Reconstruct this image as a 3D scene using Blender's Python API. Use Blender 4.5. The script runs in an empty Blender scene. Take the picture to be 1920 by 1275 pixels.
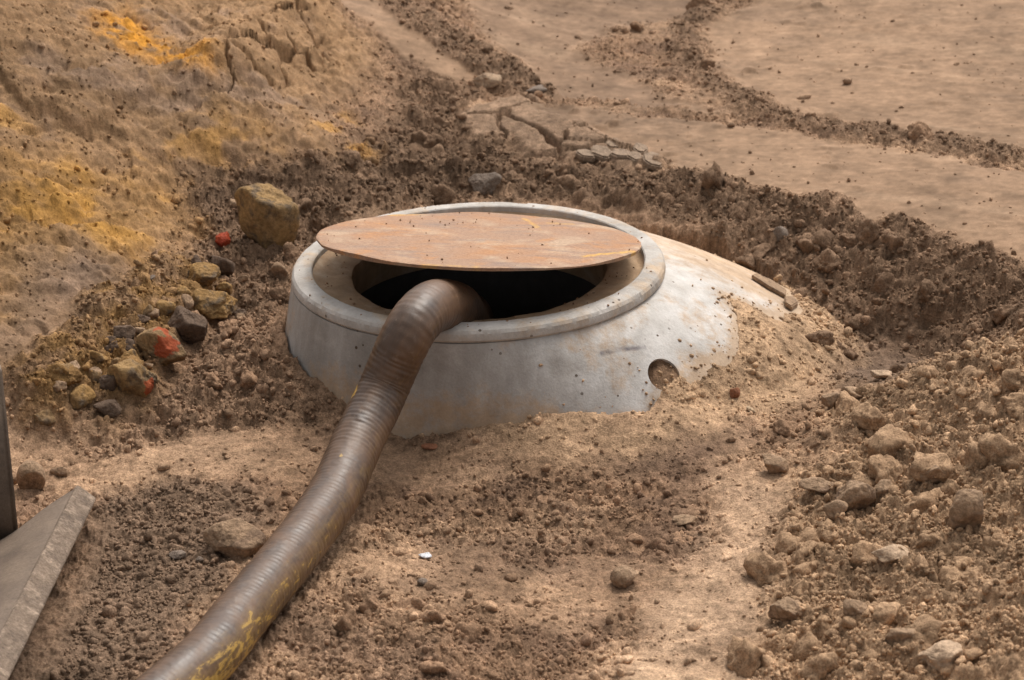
import bpy, bmesh, math, random
import numpy as np
from mathutils import Vector, Matrix

# ------------------------------------------------------------------ camera, sky, sun
random.seed(7)
RS = np.random.RandomState(11)
scene = bpy.context.scene
COL = scene.collection
R = math.radians

LENS, CAMH, PITCH = 85.0, 2.02, 22.1
FPX = 1920 * LENS / 36.0
cd = bpy.data.cameras.new("camera")
cam = bpy.data.objects.new("camera", cd)
COL.objects.link(cam)
cam.location = (0, 0, CAMH)
cam.rotation_euler = (R(90 - PITCH), 0, 0)
cd.lens = LENS
cd.sensor_width = 36
cd.clip_end = 500
cd.dof.use_dof = True
cd.dof.focus_distance = 4.75
cd.dof.aperture_fstop = 7.1
scene.camera = cam

SUN_EL, SUN_AZ = 57.0, 28.0          # azimuth clockwise from +Y (behind the subject, to the right)
w = bpy.data.worlds.new("World")
scene.world = w
w.use_nodes = True
wn = w.node_tree
sky = wn.nodes.new('ShaderNodeTexSky')
sky.sky_type = 'NISHITA'
sky.sun_disc = False
sky.sun_elevation = R(SUN_EL)
sky.sun_rotation = R(SUN_AZ)
sky.air_density = 1.0
sky.dust_density = 6.0
sky.ozone_density = 0.6
hs = wn.nodes.new('ShaderNodeHueSaturation'); hs.inputs['Saturation'].default_value = .12     # veiled, overcast sky
wn.links.new(sky.outputs[0], hs.inputs['Color']); wn.links.new(hs.outputs[0], wn.nodes['Background'].inputs[0])
wn.nodes['Background'].inputs[1].default_value = 0.14

sl = bpy.data.lights.new("sun", 'SUN')
sl.energy = 1.4
sl.angle = R(26)
sl.color = (1.0, 0.91, 0.80)
so = bpy.data.objects.new("sun", sl)
COL.objects.link(so)
sd = Vector((math.sin(R(SUN_AZ)) * math.cos(R(SUN_EL)), math.cos(R(SUN_AZ)) * math.cos(R(SUN_EL)), math.sin(R(SUN_EL))))
so.rotation_euler = sd.to_track_quat('Z', 'Y').to_euler()

scene.view_settings.view_transform = 'Standard'
scene.view_settings.look = 'None'
scene.view_settings.exposure = 0.47
scene.view_settings.gamma = 1.0

# ------------------------------------------------------------------ rays and places
_cp, _sp = math.cos(R(PITCH)), math.sin(R(PITCH))
def ray(px, py):
    a = (px - 960.0) / FPX
    b = (637.5 - py) / FPX
    d = np.array([a, _cp + b * _sp, -_sp + b * _cp])
    return d
def at(px, py, z):
    d = ray(px, py)
    t = (z - CAMH) / d[2]
    return np.array([d[0] * t, d[1] * t, z])
def atd(px, py, y):
    d = ray(px, py)
    t = y / d[1]
    return np.array([d[0] * t, y, CAMH + d[2] * t])

# ------------------------------------------------------------------ numpy noise
def hash01(ix, iy, iz, seed):
    h = (ix.astype(np.int64) * 374761393 + iy.astype(np.int64) * 668265263 + iz.astype(np.int64) * 2147483647 + seed * 144269504) & 0xFFFFFFFF
    h = ((h ^ (h >> 13)) * 1274126177) & 0xFFFFFFFF
    h = ((h ^ (h >> 16)) * 2246822519) & 0xFFFFFFFF
    h = h ^ (h >> 15)
    return (h & 0xFFFFFF) / float(0x1000000)
def vnoise(x, y, z=None, seed=0):
    """smooth value noise, -1..1"""
    if z is None:
        ix, iy = np.floor(x), np.floor(y)
        fx, fy = x - ix, y - iy
        ix = ix.astype(np.int64); iy = iy.astype(np.int64)
        u = fx * fx * fx * (fx * (fx * 6 - 15) + 10); v = fy * fy * fy * (fy * (fy * 6 - 15) + 10)
        k = np.zeros_like(ix)
        a = hash01(ix, iy, k, seed); b = hash01(ix + 1, iy, k, seed)
        c = hash01(ix, iy + 1, k, seed); d = hash01(ix + 1, iy + 1, k, seed)
        return ((a * (1 - u) + b * u) * (1 - v) + (c * (1 - u) + d * u) * v) * 2 - 1
    iz = np.floor(z); fz = z - iz; iz = iz.astype(np.int64)
    ix, iy = np.floor(x), np.floor(y)
    fx, fy = x - ix, y - iy
    ix = ix.astype(np.int64); iy = iy.astype(np.int64)
    u = fx * fx * (3 - 2 * fx); v = fy * fy * (3 - 2 * fy); w_ = fz * fz * (3 - 2 * fz)
    o = 0
    for dz in (0, 1):
        a = hash01(ix, iy, iz + dz, seed); b = hash01(ix + 1, iy, iz + dz, seed)
        c = hash01(ix, iy + 1, iz + dz, seed); d = hash01(ix + 1, iy + 1, iz + dz, seed)
        q = (a * (1 - u) + b * u) * (1 - v) + (c * (1 - u) + d * u) * v
        o = o + q * (w_ if dz else (1 - w_))
    return o * 2 - 1
def fbm(x, y, f, octv, seed=0, gain=0.5):
    o = 0; a = 1.0; s = 0
    for i in range(octv):
        # rotate each octave a little so no lattice shows
        c, n = math.cos(0.7 * i + seed), math.sin(0.7 * i + seed)
        o = o + a * vnoise((x * c - y * n) * f, (x * n + y * c) * f, None, seed + i * 17)
        s += a; a *= gain; f *= 2.03
    return o / s
def fbm3(p, f, octv, seed=0, gain=0.5):
    o = 0; a = 1.0; s = 0
    for i in range(octv):
        o = o + a * vnoise(p[:, 0] * f, p[:, 1] * f, p[:, 2] * f, seed + i * 17)
        s += a; a *= gain; f *= 2.03
    return o / s
def clods(x, y, s, seed, fill=1.0):
    """rounded, slightly angular lumps of about size s; 0..1 high"""
    wx = x + 0.22 * s * vnoise(x / s * 2.3, y / s * 2.3, None, seed + 5) + 0.10 * s * vnoise(x / s * 6, y / s * 6, None, seed + 6)
    wy = y + 0.22 * s * vnoise(x / s * 2.3 + 9, y / s * 2.3, None, seed + 7) + 0.10 * s * vnoise(x / s * 6, y / s * 6 + 4, None, seed + 8)
    gx, gy = wx / s, wy / s
    ix, iy = np.floor(gx).astype(np.int64), np.floor(gy).astype(np.int64)
    out = np.zeros_like(gx)
    k = np.zeros_like(ix)
    for dx in (-1, 0, 1):
        for dy in (-1, 0, 1):
            cx, cy = ix + dx, iy + dy
            h1 = hash01(cx, cy, k, seed); h2 = hash01(cx, cy, k, seed + 1)
            h3 = hash01(cx, cy, k, seed + 2); h4 = hash01(cx, cy, k, seed + 3)
            ex = gx - (cx + 0.1 + 0.8 * h1); ey = gy - (cy + 0.1 + 0.8 * h2)
            th = h4 * 6.283
            c, n = np.cos(th), np.sin(th)
            rx = (ex * c - ey * n); ry = (ex * n + ey * c) * (1.0 + 0.5 * h3)
            rad = 0.28 + 0.55 * h3 * h3 + 0.15 * h4
            d = (0.6 * np.sqrt(rx * rx + ry * ry) + 0.4 * np.maximum(np.abs(rx), np.abs(ry)) * 1.1) / rad
            v = np.sqrt(np.clip(1 - d * d, 0, 1)) * rad * 1.5 * (0.55 + 0.45 * h2)
            v = v + 0.22 * rad * (rx * (h1 - .5) + ry * (h2 - .5)) / rad * (d < 1)
            if fill < 1: v = v * (hash01(cx, cy, k, seed + 9) < fill)
            out = np.maximum(out, v)
    return out
def voro(x, y, s, seed):
    gx, gy = x / s, y / s
    ix, iy = np.floor(gx).astype(np.int64), np.floor(gy).astype(np.int64)
    k = np.zeros_like(ix)
    f1 = np.full(gx.shape, 9.0); f2 = np.full(gx.shape, 9.0); idv = np.zeros_like(gx)
    for dx in (-1, 0, 1):
        for dy in (-1, 0, 1):
            cx, cy = ix + dx, iy + dy
            ex = gx - (cx + hash01(cx, cy, k, seed)); ey = gy - (cy + hash01(cx, cy, k, seed + 1))
            d = np.sqrt(ex * ex + ey * ey)
            m = d < f1
            f2 = np.where(m, f1, np.minimum(f2, d))
            idv = np.where(m, hash01(cx, cy, k, seed + 2), idv)
            f1 = np.where(m, d, f1)
    return f1, f2, idv
def sstep(a, b, x):
    t = np.clip((x - a) / (b - a), 0, 1)
    return t * t * (3 - 2 * t)

# ------------------------------------------------------------------ the manhole cone as a surface
ZR = 0.24
RC = at(897, 488, ZR)                 # ring centre at rim height
RO, RI, RH = 0.398, 0.352, 0.268      # outer lip, inner lip, opening
LIP = 0.030
TILT = 0.030
BR, BSX, BSY, BD = 0.69, 0.30, 0.15, 0.36
def reach(phi):
    # distance from ring centre to the shifted base circle, minus the lip
    c, s = np.cos(phi), np.sin(phi)
    b = BSX * c + BSY * s
    d = b + np.sqrt(np.maximum(b * b - (BSX ** 2 + BSY ** 2) + BR ** 2, 0))
    e = d - (RO - 0.008)
    return np.maximum(e, 0.06)
def body_drop(u, phi):
    # fraction of the drop at fraction u of the reach: shallow shoulder on the wide side, steep at the narrow side
    wd = np.clip((reach(phi) - 0.05) / 0.5, 0, 1)
    p = 1.15 + 0.20 * wd
    return u ** p
def cone_z(x, y):
    dx, dy = x - RC[0], y - RC[1]
    d = np.sqrt(dx * dx + dy * dy)
    phi = np.arctan2(dy, dx)
    e = reach(phi)
    u = (d - (RO - 0.008)) / e
    z = ZR - LIP - BD * body_drop(np.clip(u, 0, 1), phi)
    z = np.where(u < 0, ZR, z)
    z = z + TILT * dx
    return np.where(u > 1, -9.0, z)

# ------------------------------------------------------------------ the lie of the land
CP = [(-100, 720, .13), (0, 300, .36), (0, 150, .46), (0, 0, .56), (0, 500, .20), (300, 100, .38), (300, 300, .24), (300, 450, .12),
      (100, 600, .13), (440, 110, .36), (560, 160, .25), (700, 50, .28), (650, 250, .15), (850, 150, .18), (600, 0, .34), (700, 330, .10),
      (850, 330, .08), (1000, 250, .14), (1000, 340, .09), (1250, 322, .155), (1250, 400, .122), (1500, 375, .155), (1500, 470, .092), (1470, 530, .055), (1350, 450, .10), (1200, 370, .11),
      (1900, 480, .165), (1900, 580, .10), (1720, 430, .16), (1700, 560, .07), (1700, 660, -.01), (1640, 700, -.01), (1560, 600, .025), (1400, 440, .115),
      (1100, 230, .155), (1400, 280, .16), (1600, 330, .165), (1800, 380, .17), (1950, 440, .17),
      (1930, 645, .25), (1770, 690, .19), (1650, 750, .12), (1530, 780, .05), (1900, 900, .17), (1700, 900, .11), (1540, 900, .06),
      (1900, 1250, .12), (1600, 1150, .07), (1440, 1250, .02), (1300, 1100, .0), (1000, 900, .0), (1000, 1200, .0), (760, 1150, .03),
      (700, 900, .0), (500, 900, .01), (450, 720, .06), (540, 650, .105), (605, 715, .075), (300, 850, .02), (400, 590, .03), (250, 720, .03), (150, 690, .09), (290, 570, .10), (60, 860, -.01),
      (200, 1100, -.04), (50, 1250, -.04), (800, 812, .0), (1000, 772, .085), (1120, 772, .09), (1230, 770, .09), (1000, 835, .035), (1200, 850, .035), (880, 780, .06), (1400, 740, .06), (1520, 690, .05),
      (600, 450, .10), (560, 500, .09), (540, 560, .09), (1100, 30, .20), (1400, 100, .18), (1300, 180, .165), (1900, 0, .23), (1900, 280, .19), (1600, 230, .175), (1550, 20, .21),
      (660, 770, .045), (730, 800, .015), (430, 250, .24), (430, 400, .10)]
_P = np.array([at(*c) for c in CP])
def _tps(r2): return 0.5 * r2 * np.log(r2 + 1e-9)
def _solve():
    n = len(_P)
    d2 = ((_P[:, None, :2] - _P[None, :, :2]) ** 2).sum(-1)
    A = np.zeros((n + 3, n + 3))
    A[:n, :n] = _tps(d2) + np.eye(n) * 0.012
    A[:n, n] = 1; A[n, :n] = 1
    A[:n, n + 1:] = _P[:, :2]; A[n + 1:, :n] = _P[:, :2].T
    b = np.zeros(n + 3); b[:n] = _P[:, 2]
    return np.linalg.solve(A, b)
_W = _solve()
def base_z(x, y):
    x = np.asarray(x, float); y = np.asarray(y, float)
    xs = np.clip(x, -2.6, 2.6); ys = np.clip(y, 2.6, 8.6)
    n = len(_P)
    z = _W[n] + _W[n + 1] * xs + _W[n + 2] * ys
    for i in range(n):
        z = z + _W[i] * _tps((xs - _P[i, 0]) ** 2 + (ys - _P[i, 1]) ** 2)
    return np.clip(z, -0.15, 1.0)

def hit(pts, withcone=True):
    """where the lines of sight through a list of picture places meet the land (or the cone)"""
    out = []
    t = np.linspace(2.6, 11.0, 2200)
    for (px, py) in pts:
        d = ray(px, py)
        X, Y, Z = d[0] * t, d[1] * t, CAMH + d[2] * t
        s = base_z(X, Y)
        if withcone: s = np.maximum(s, cone_z(X, Y))
        k = np.argmax(Z < s)
        if k == 0: k = len(t) - 1
        out.append((X[k], Y[k], s[k]))
    return np.array(out)

# coarse lattice on which the regions are drawn, in ground coordinates
GX = np.arange(-2.8, 2.8, 0.02); GY = np.arange(2.4, 9.2, 0.02)
_gx, _gy = np.meshgrid(GX, GY)
def poly_sdf(P):
    x, y = _gx, _gy
    d = np.full(x.shape, 1e9); inside = np.zeros(x.shape, bool)
    n = len(P)
    for i in range(n):
        ax, ay = P[i][0], P[i][1]; bx, by = P[(i + 1) % n][0], P[(i + 1) % n][1]
        ex, ey = bx - ax, by - ay
        L = ex * ex + ey * ey + 1e-12
        t = np.clip(((x - ax) * ex + (y - ay) * ey) / L, 0, 1)
        dd = (x - ax - t * ex) ** 2 + (y - ay - t * ey) ** 2
        d = np.minimum(d, dd)
        c = ((ay > y) != (by > y)) & (x < (bx - ax) * (y - ay) / (by - ay + 1e-12) + ax)
        inside ^= c
    d = np.sqrt(d)
    return np.where(inside, d, -d)
def line_sdf(P, wd):
    x, y = _gx, _gy
    d = np.full(x.shape, 1e9)
    for i in range(len(P) - 1):
        ax, ay = P[i][0], P[i][1]; bx, by = P[i + 1][0], P[i + 1][1]
        ex, ey = bx - ax, by - ay
        t = np.clip(((x - ax) * ex + (y - ay) * ey) / (ex * ex + ey * ey + 1e-12), 0, 1)
        d = np.minimum(d, (x - ax - t * ex) ** 2 + (y - ay - t * ey) ** 2)
    return wd - np.sqrt(d)
def samp(F, x, y):
    u = np.clip((x - GX[0]) / 0.02, 0, len(GX) - 1.001); v = np.clip((y - GY[0]) / 0.02, 0, len(GY) - 1.001)
    i = u.astype(int); j = v.astype(int); fu = u - i; fv = v - j
    return (F[j, i] * (1 - fu) + F[j, i + 1] * fu) * (1 - fv) + (F[j + 1, i] * (1 - fu) + F[j + 1, i + 1] * fu) * fv

POLY = {
 'trackA': [(1335, 50), (1318, 100), (1345, 150), (1400, 185), (1500, 205), (1650, 232), (1880, 272), (2100, 320), (2100, -90), (1450, -90), (1400, 10)],
 'trackB': [(985, 192), (1100, 200), (1300, 222), (1460, 240), (1620, 268), (1800, 300), (2100, 345), (2100, 500), (1900, 472), (1750, 440), (1560, 378), (1400, 345), (1270, 318), (1200, 290), (1110, 255), (1020, 215)],
 'trackC': [(830, -90), (900, 50), (990, 130), (1020, 180), (1300, 200), (1400, 210), (1280, 185), (1160, 125), (1080, 90), (1150, 50), (1290, 25), (1330, -10), (1400, -90)],
 'trackD': [(560, -60), (680, 45), (760, 105), (862, 152), (893, 146), (850, 100), (770, 50), (700, -10), (650, -90)],
 'crust': [(845, 232), (900, 192), (990, 182), (1060, 225), (1150, 268), (1245, 308), (1200, 322), (1080, 300), (1000, 290), (960, 262), (880, 262)],
 'slope': [(-300, -90), (560, -60), (640, 30), (700, 90), (700, 130), (600, 200), (640, 290), (500, 290), (330, 310), (330, 400), (300, 470), (250, 540), (100, 650), (10, 700), (-300, 800)],
 'smoothslope': [(-300, 480), (100, 470), (200, 460), (270, 480), (230, 560), (100, 650), (10, 700), (-300, 800)],
 'heap': [(2100, 600), (1930, 635), (1800, 665), (1650, 715), (1540, 770), (1560, 850), (1490, 890), (1440, 1000), (1430, 1110), (1400, 1330), (2100, 1400)],
 'pale': [(1360, 890), (1480, 925), (1430, 1010), (1425, 1130), (1400, 1330), (1090, 1330), (1210, 1150), (1340, 1010)],
 'bank': [(330, 300), (520, 300), (700, 260), (760, 130), (800, 120), (870, 165), (960, 275), (1200, 328), (1400, 350), (1600, 398), (1900, 480), (2100, 520), (2100, 640), (1900, 632), (1660, 700), (1600, 740), (1530, 690), (1500, 600), (1300, 430), (1000, 370), (700, 400), (560, 480), (520, 580), (430, 600), (350, 500)],
 'ridge': [(290, 515), (350, 500), (430, 560), (400, 610), (330, 680), (300, 760), (180, 800), (60, 790), (20, 720), (110, 650), (220, 560)],
 'cream': [(850, 800), (1000, 770), (1120, 778), (1225, 768), (1300, 720), (1375, 670), (1370, 550), (1420, 560), (1520, 610), (1590, 640), (1540, 740), (1450, 780), (1250, 850), (980, 850)],
 'moist': [(1150, 850), (1230, 835), (1340, 825), (1350, 860), (1260, 885), (1170, 885)],
 'moist2': [(830, 1030), (960, 1000), (1130, 1020), (1060, 1060), (900, 1080)],
 'hollow': [(1600, 650), (1700, 620), (1730, 660), (1700, 710), (1620, 730), (1570, 700)],
 'brushed': [(500, 850), (430, 800), (250, 860), (230, 900), (330, 880), (480, 890), (560, 910), (600, 850)],
 'grainy': [(180, 940), (330, 870), (480, 930), (520, 980), (360, 1160), (200, 1330), (-40, 1330), (60, 1200)],
 'lump': [(425, 600), (520, 570), (560, 690), (650, 770), (600, 810), (470, 800), (330, 830), (230, 850), (120, 840), (230, 790), (330, 730), (390, 660)],
 'slip': [(372, 172), (400, 150), (430, 112), (500, 75), (560, 35), (590, 60), (640, 130), (560, 150), (500, 190), (440, 215), (410, 205)],
 'layer': [(-60, 90), (10, 165), (40, 195), (60, 218), (110, 220), (130, 238), (180, 242), (222, 232), (215, 200), (290, 192), (270, 150), (180, 110), (60, 60)],
 'layer2': [(-80, 560), (60, 560), (140, 570), (230, 510), (300, 452), (250, 440), (150, 440), (0, 470), (-80, 480)],
 'yellowA': [(-300, 290), (0, 350), (60, 310), (150, 300), (230, 370), (330, 340), (350, 420), (280, 500), (200, 480), (130, 450), (60, 520), (0, 570), (-300, 650)],
 'yellowB': [(190, 25), (250, 10), (300, 60), (360, 110), (400, 130), (395, 165), (340, 150), (250, 100), (190, 90)],
 'yellowC': [(600, 200), (650, 220), (700, 290), (690, 300), (600, 260)],
 'yellowD': [(220, 300), (330, 230), (420, 230), (500, 270), (460, 330), (350, 300), (260, 330)],
 'yellowE': [(-300, 170), (20, 190), (60, 220), (20, 260), (-300, 300)],
 'exposed': [(505, 470), (500, 640), (545, 675), (600, 715), (645, 745), (700, 780), (790, 812), (850, 792), (880, 768), (1000, 763), (1120, 774), (1222, 765), (1232, 748), (1238, 728), (1262, 712), (1284, 706), (1302, 718), (1318, 705), (1320, 690), (1302, 684), (1350, 682), (1380, 665), (1384, 610), (1364, 556), (1400, 566), (1452, 598), (1475, 588), (1500, 585),
             (1480, 545), (1400, 490), (1330, 455), (1250, 420), (1200, 385), (1100, 350), (930, 330), (700, 340), (520, 420)],
}
LINES = {
 'windrowA': ([(1330, 20), (1290, 60), (1300, 120), (1360, 170), (1480, 218), (1620, 245), (1760, 268), (1880, 288)], .048),
 'windrowB': ([(700, -60), (760, 20), (860, 80), (930, 130), (990, 165)], .075),
 'ridgeline': ([(385, 165), (430, 112), (500, 72), (560, 35), (600, 5)], 0.0),
 'edge': ([(1010, 180), (1150, 200), (1300, 208)], .02),
 'bankcrest': ([(1250, 335), (1420, 370), (1580, 410), (1720, 450), (1900, 505), (2100, 560)], .13),
}
SD = {k: poly_sdf(hit(v, True)) for k, v in POLY.items()}
for k, (v, wd) in LINES.items(): SD[k] = line_sdf(hit(v, False), wd)
_hole = hit([(1245, 706)], True)[0]
LEDGES = [([(10, 165), (40, 195), (60, 218), (110, 220), (130, 238), (200, 240), (222, 232)], 1), ([(90, 190), (150, 205), (180, 222), (200, 205), (225, 195), (290, 190)], 1), ([(140, 620), (100, 600), (230, 500), (300, 455)], 0)]
LEDGE_SD = [(line_sdf(hit(p, False), 0.0), s) for p, s in LEDGES]

def masks(x, y):
    wx = x + 0.035 * fbm(x, y, 9, 3, 3) + 0.012 * fbm(x, y, 45, 2, 4)
    wy = y + 0.05 * fbm(x, y, 9, 3, 5) + 0.018 * fbm(x, y, 45, 2, 6)
    m = {}
    fe = {'trackA': .02, 'trackB': .02, 'trackC': .04, 'trackD': .02, 'crust': .02, 'slope': .08, 'smoothslope': .08, 'heap': .06, 'pale': .07, 'bank': .06, 'ridge': .05,
          'cream': .06, 'moist': .05, 'moist2': .08, 'hollow': .07, 'brushed': .05, 'grainy': .06, 'windrowA': .03, 'windrowB': .02, 'edge': .02, 'lump': .05, 'bankcrest': .08,
          'yellowA': .10, 'yellowB': .06, 'yellowC': .06, 'yellowD': .08, 'yellowE': .08}
    for k, f in fe.items():
        m[k] = sstep(-f, f, samp(SD[k], wx, wy))
    m['x'] = x; m['y'] = y
    m['exposed_d'] = samp(SD['exposed'], x + 0.006 * fbm(x, y, 60, 2, 8), y + 0.006 * fbm(x, y, 60, 2, 9))
    m['track'] = np.maximum(np.maximum(m['trackA'], m['trackB']), np.maximum(m['trackC'], m['trackD']))
    m['track'] = m['track'] * (1 - m['windrowA']) * (1 - m['windrowB'])
    m['press'] = .8 * sstep(.10, .34, fbm(x * .8 + y * .3, y * 1.3, 3.4, 4, 611)) * (1 - m['bank']) * (1 - m['heap']) * (1 - m['ridge']) * (1 - m['lump']) * (1 - m['slope']) * (1 - m['grainy'])
    return m

DIRS = hit([(1100, 300), (1850, 375)], False)
_dv = DIRS[1][:2] - DIRS[0][:2]; _dv = _dv / np.linalg.norm(_dv)
def along(x, y): return x * _dv[0] + y * _dv[1], -x * _dv[1] + y * _dv[0]

def land(x, y, m=None, lod=None):
    """full height of the ground, and the masks"""
    x = np.asarray(x, float); y = np.asarray(y, float)
    if m is None: m = masks(x, y)
    z = base_z(x, y)
    y0 = y; y = y + 1.4 * z            # detail is laid along the slope, so steep ground is not stretched
    tr = m['track']
    rough = 0.62 + 0.25 * fbm(x, y, 3.0, 3, 31)
    rough = rough * (1 - m['slope']) + m['slope'] * 0.22
    rough = rough * (1 - m['smoothslope'] * .8)
    rough = np.maximum(rough, m['bank'] * (0.95 + 0.2 * fbm(x, y, 5, 2, 33)))
    rough = np.maximum(rough, m['lump'] * 0.95)
    rough = rough * (1 - .72 * m['press'])
    rough = np.maximum(rough, m['heap'] * 0.85)
    rough = np.maximum(rough, m['ridge'] * 0.85)
    rough = rough * (1 - 0.80 * m['pale']) * (1 - 0.6 * m['brushed']) * (1 - 0.35 * m['cream']) * (1 - 0.75 * m['hollow'])
    rough = rough * (1 - 0.25 * m['grainy'])
    rough = rough * (1 - tr) * (1 - m['crust'])
    wr = np.maximum(m['windrowA'], m['windrowB'])
    rough = np.maximum(rough, wr * 0.75)
    big = np.maximum(np.maximum(m['bank'], m['lump'] * .7), m['heap'] * .8) ; big = np.maximum(big, m['ridge'])
    big = big * (1 - tr) * (1 - m['crust'])
    # centre foreground: trodden, flatter crumbs
    h = rough * ((0.006 + 0.030 * big) * clods(x, y, .135, 41, .75) + (0.010 + 0.016 * big) * clods(x, y, .066, 51, .85)
                 + 0.013 * clods(x, y, .033, 61, .8) + 0.0095 * clods(x, y, .0165, 71, .85) + 0.006 * clods(x, y, .0085, 81, .85))
    rg = 1 - np.abs(fbm(x, y, 22, 5, 93, .6)) * 2.2
    rg2 = 1 - np.abs(fbm(x + .01 * rg, y, 48, 4, 94, .65)) * 2.2
    h = h * .85 + rough * (0.020 * fbm(x, y, 7, 5, 91, .6) + 0.012 * fbm(x, y, 34, 5, 92, .7) - .009 * np.clip(rg, 0, 1) ** 2 - .005 * np.clip(rg2, 0, 1) ** 2)
    h = h + m['bankcrest'] * 0.012 * (1 - tr) + wr * 0.018
    h = h + m['ridge'] * 0.05
    # graded track: long shallow drag marks
    a, b = along(x, y)
    h = h + tr * (0.0010 * vnoise(a * 1.6, b * 42, None, 101) + 0.0004 * vnoise(a * 4, b * 110, None, 102) + 0.008 * fbm(x, y, 1.6, 2, 103)) + tr * 0.0005 * fbm(x, y, 60, 3, 104)
    few = np.clip(fbm(x, y, 5, 3, 106) * 2 - .35, 0, 1)
    h = h + tr * few * 0.012 * clods(x, y, .03, 105, .25)
    h = h - m['trackC'] * tr * 0.012 - m['edge'] * .008
    # dried crust broken in plates
    wx = x + .03 * fbm(x, y, 12, 3, 111); wy = y + .03 * fbm(x, y, 12, 3, 112)
    f1, f2, idv = voro(wx, wy * .8, .24, 113)
    g1, g2, idw = voro(wx, wy * .8, .10, 114)
    crk = 1 - sstep(0.005, 0.05, f2 - f1)
    crk2 = (1 - sstep(0.005, 0.06, g2 - g1)) * (idv > .4)
    cr = m['crust']
    h = h + cr * (0.016 - 0.035 * crk - 0.018 * crk2 + 0.016 * (idv - .5) + (idv > .55) * 0.014 * (idw - .5) + .002 * fbm(x, y, 50, 2, 115))
    # sandy slope: ledges and flat slip faces
    sl_ = m['slope'] * (1 - tr)
    s1 = fbm(x, y, 2.2, 4, 121)
    lay = (s1 * 5) % 1.0
    h = h + sl_ * (0.035 * s1 + 0.012 * sstep(.0, .12, lay) * (1 - lay) + 0.016 * fbm(x, y, 14, 5, 122, .62) + 0.005 * fbm(x, y, 70, 4, 123, .65) - .010 * np.clip(1 - np.abs(fbm(x, y, 9, 5, 127, .6)) * 3, 0, 1) ** 2)
    lx = x + .025 * fbm(x, y, 14, 4, 125); ly = y0 + .03 * fbm(x, y, 14, 4, 126)
    h = h + sl_ * (.022 * sstep(-.006, .008, samp(SD['layer'], lx, ly)) + .016 * sstep(-.006, .012, samp(SD['layer2'], lx, ly)))
    rd_ = -samp(SD['ridgeline'], x + .02 * fbm(x, y, 10, 3, 128), y0)
    h = h + .055 * np.exp(-(rd_ / .07) ** 2) * (1 - tr)
    q1, q2, qi = voro(x + .02 * fbm(x, y, 16, 3, 129), (y + .02 * fbm(x, y, 16, 3, 130)) * .6, .085, 131)
    sp = sstep(-.01, .02, samp(SD['slip'], lx, ly))
    h = h + sp * (.030 * (qi - .4) - .035 * (1 - sstep(.02, .10, q2 - q1)))
    for F, sg in []:
        dd = -samp(F, x + .02 * fbm(x, y, 14, 3, 125), y + .02 * fbm(x, y, 14, 3, 126))
        h = h - sl_ * 0.03 * np.exp(-(dd / 0.018) ** 2)
    # pale wheel rut: tread marks
    h = h + m['pale'] * .0035 * sstep(-.2, .7, np.sin((x * .8 + y * .45 + .02 * fbm(x, y, 8, 2, 134)) * 95)) * sstep(-.3, .3, fbm(x, y, 4, 2, 135)) + m['pale'] * (0.004 * clods(x, y, .05, 131, .5) + .004 * fbm(x, y, 18, 3, 132)) + m['hollow'] * .003 * fbm(x, y, 40, 3, 133)
    z = z + h - 0.012 * rough
    yd = y; y = y0
    # around and over the manhole cone
    cz = cone_z(x, y)
    d = m['exposed_d']
    foot = cz > -5
    thick = 0.003 + 0.006 * (0.5 + 0.5 * fbm(x, y, 11, 3, 141)) + 0.008 * clods(x, y, .04, 142, .8) + 0.004 * clods(x, y, .018, 143, .8)
    cw = sstep(.13, .30, reach(np.arctan2(y - RC[1], x - RC[0])))
    over = z + cw * np.maximum(cz + thick * sstep(0, 0.05, -d) - z, 0)
    df = z - cz
    lim = 1 - sstep(.025, .06, df)
    under = np.minimum(z, z - (df + .012 + np.clip(d, 0, .025)) * lim)
    zz = np.where(d > 0, under, over)
    z = np.where(foot, zz, z)
    # soil packed in the lifting hole
    dh = np.sqrt((x - _hole[0]) ** 2 + ((y - _hole[1]) * .8) ** 2)
    z = np.where(foot & (dh < .06) & (d > 0), np.maximum(z, cz - .006 - .010 * np.abs(fbm(x, y, 50, 4, 144, .7)) - .02 * sstep(.005, .035, _hole[0] - x)), z)
    # shaft
    rr = np.sqrt((x - RC[0]) ** 2 + (y - RC[1]) ** 2)
    z = np.where(rr < .345, -2.6, z)
    # steel foot bed: keep the ground under the plate
    return z, m, foot & (d < .0) & (z <= cz + thick * 1.2)

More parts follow.
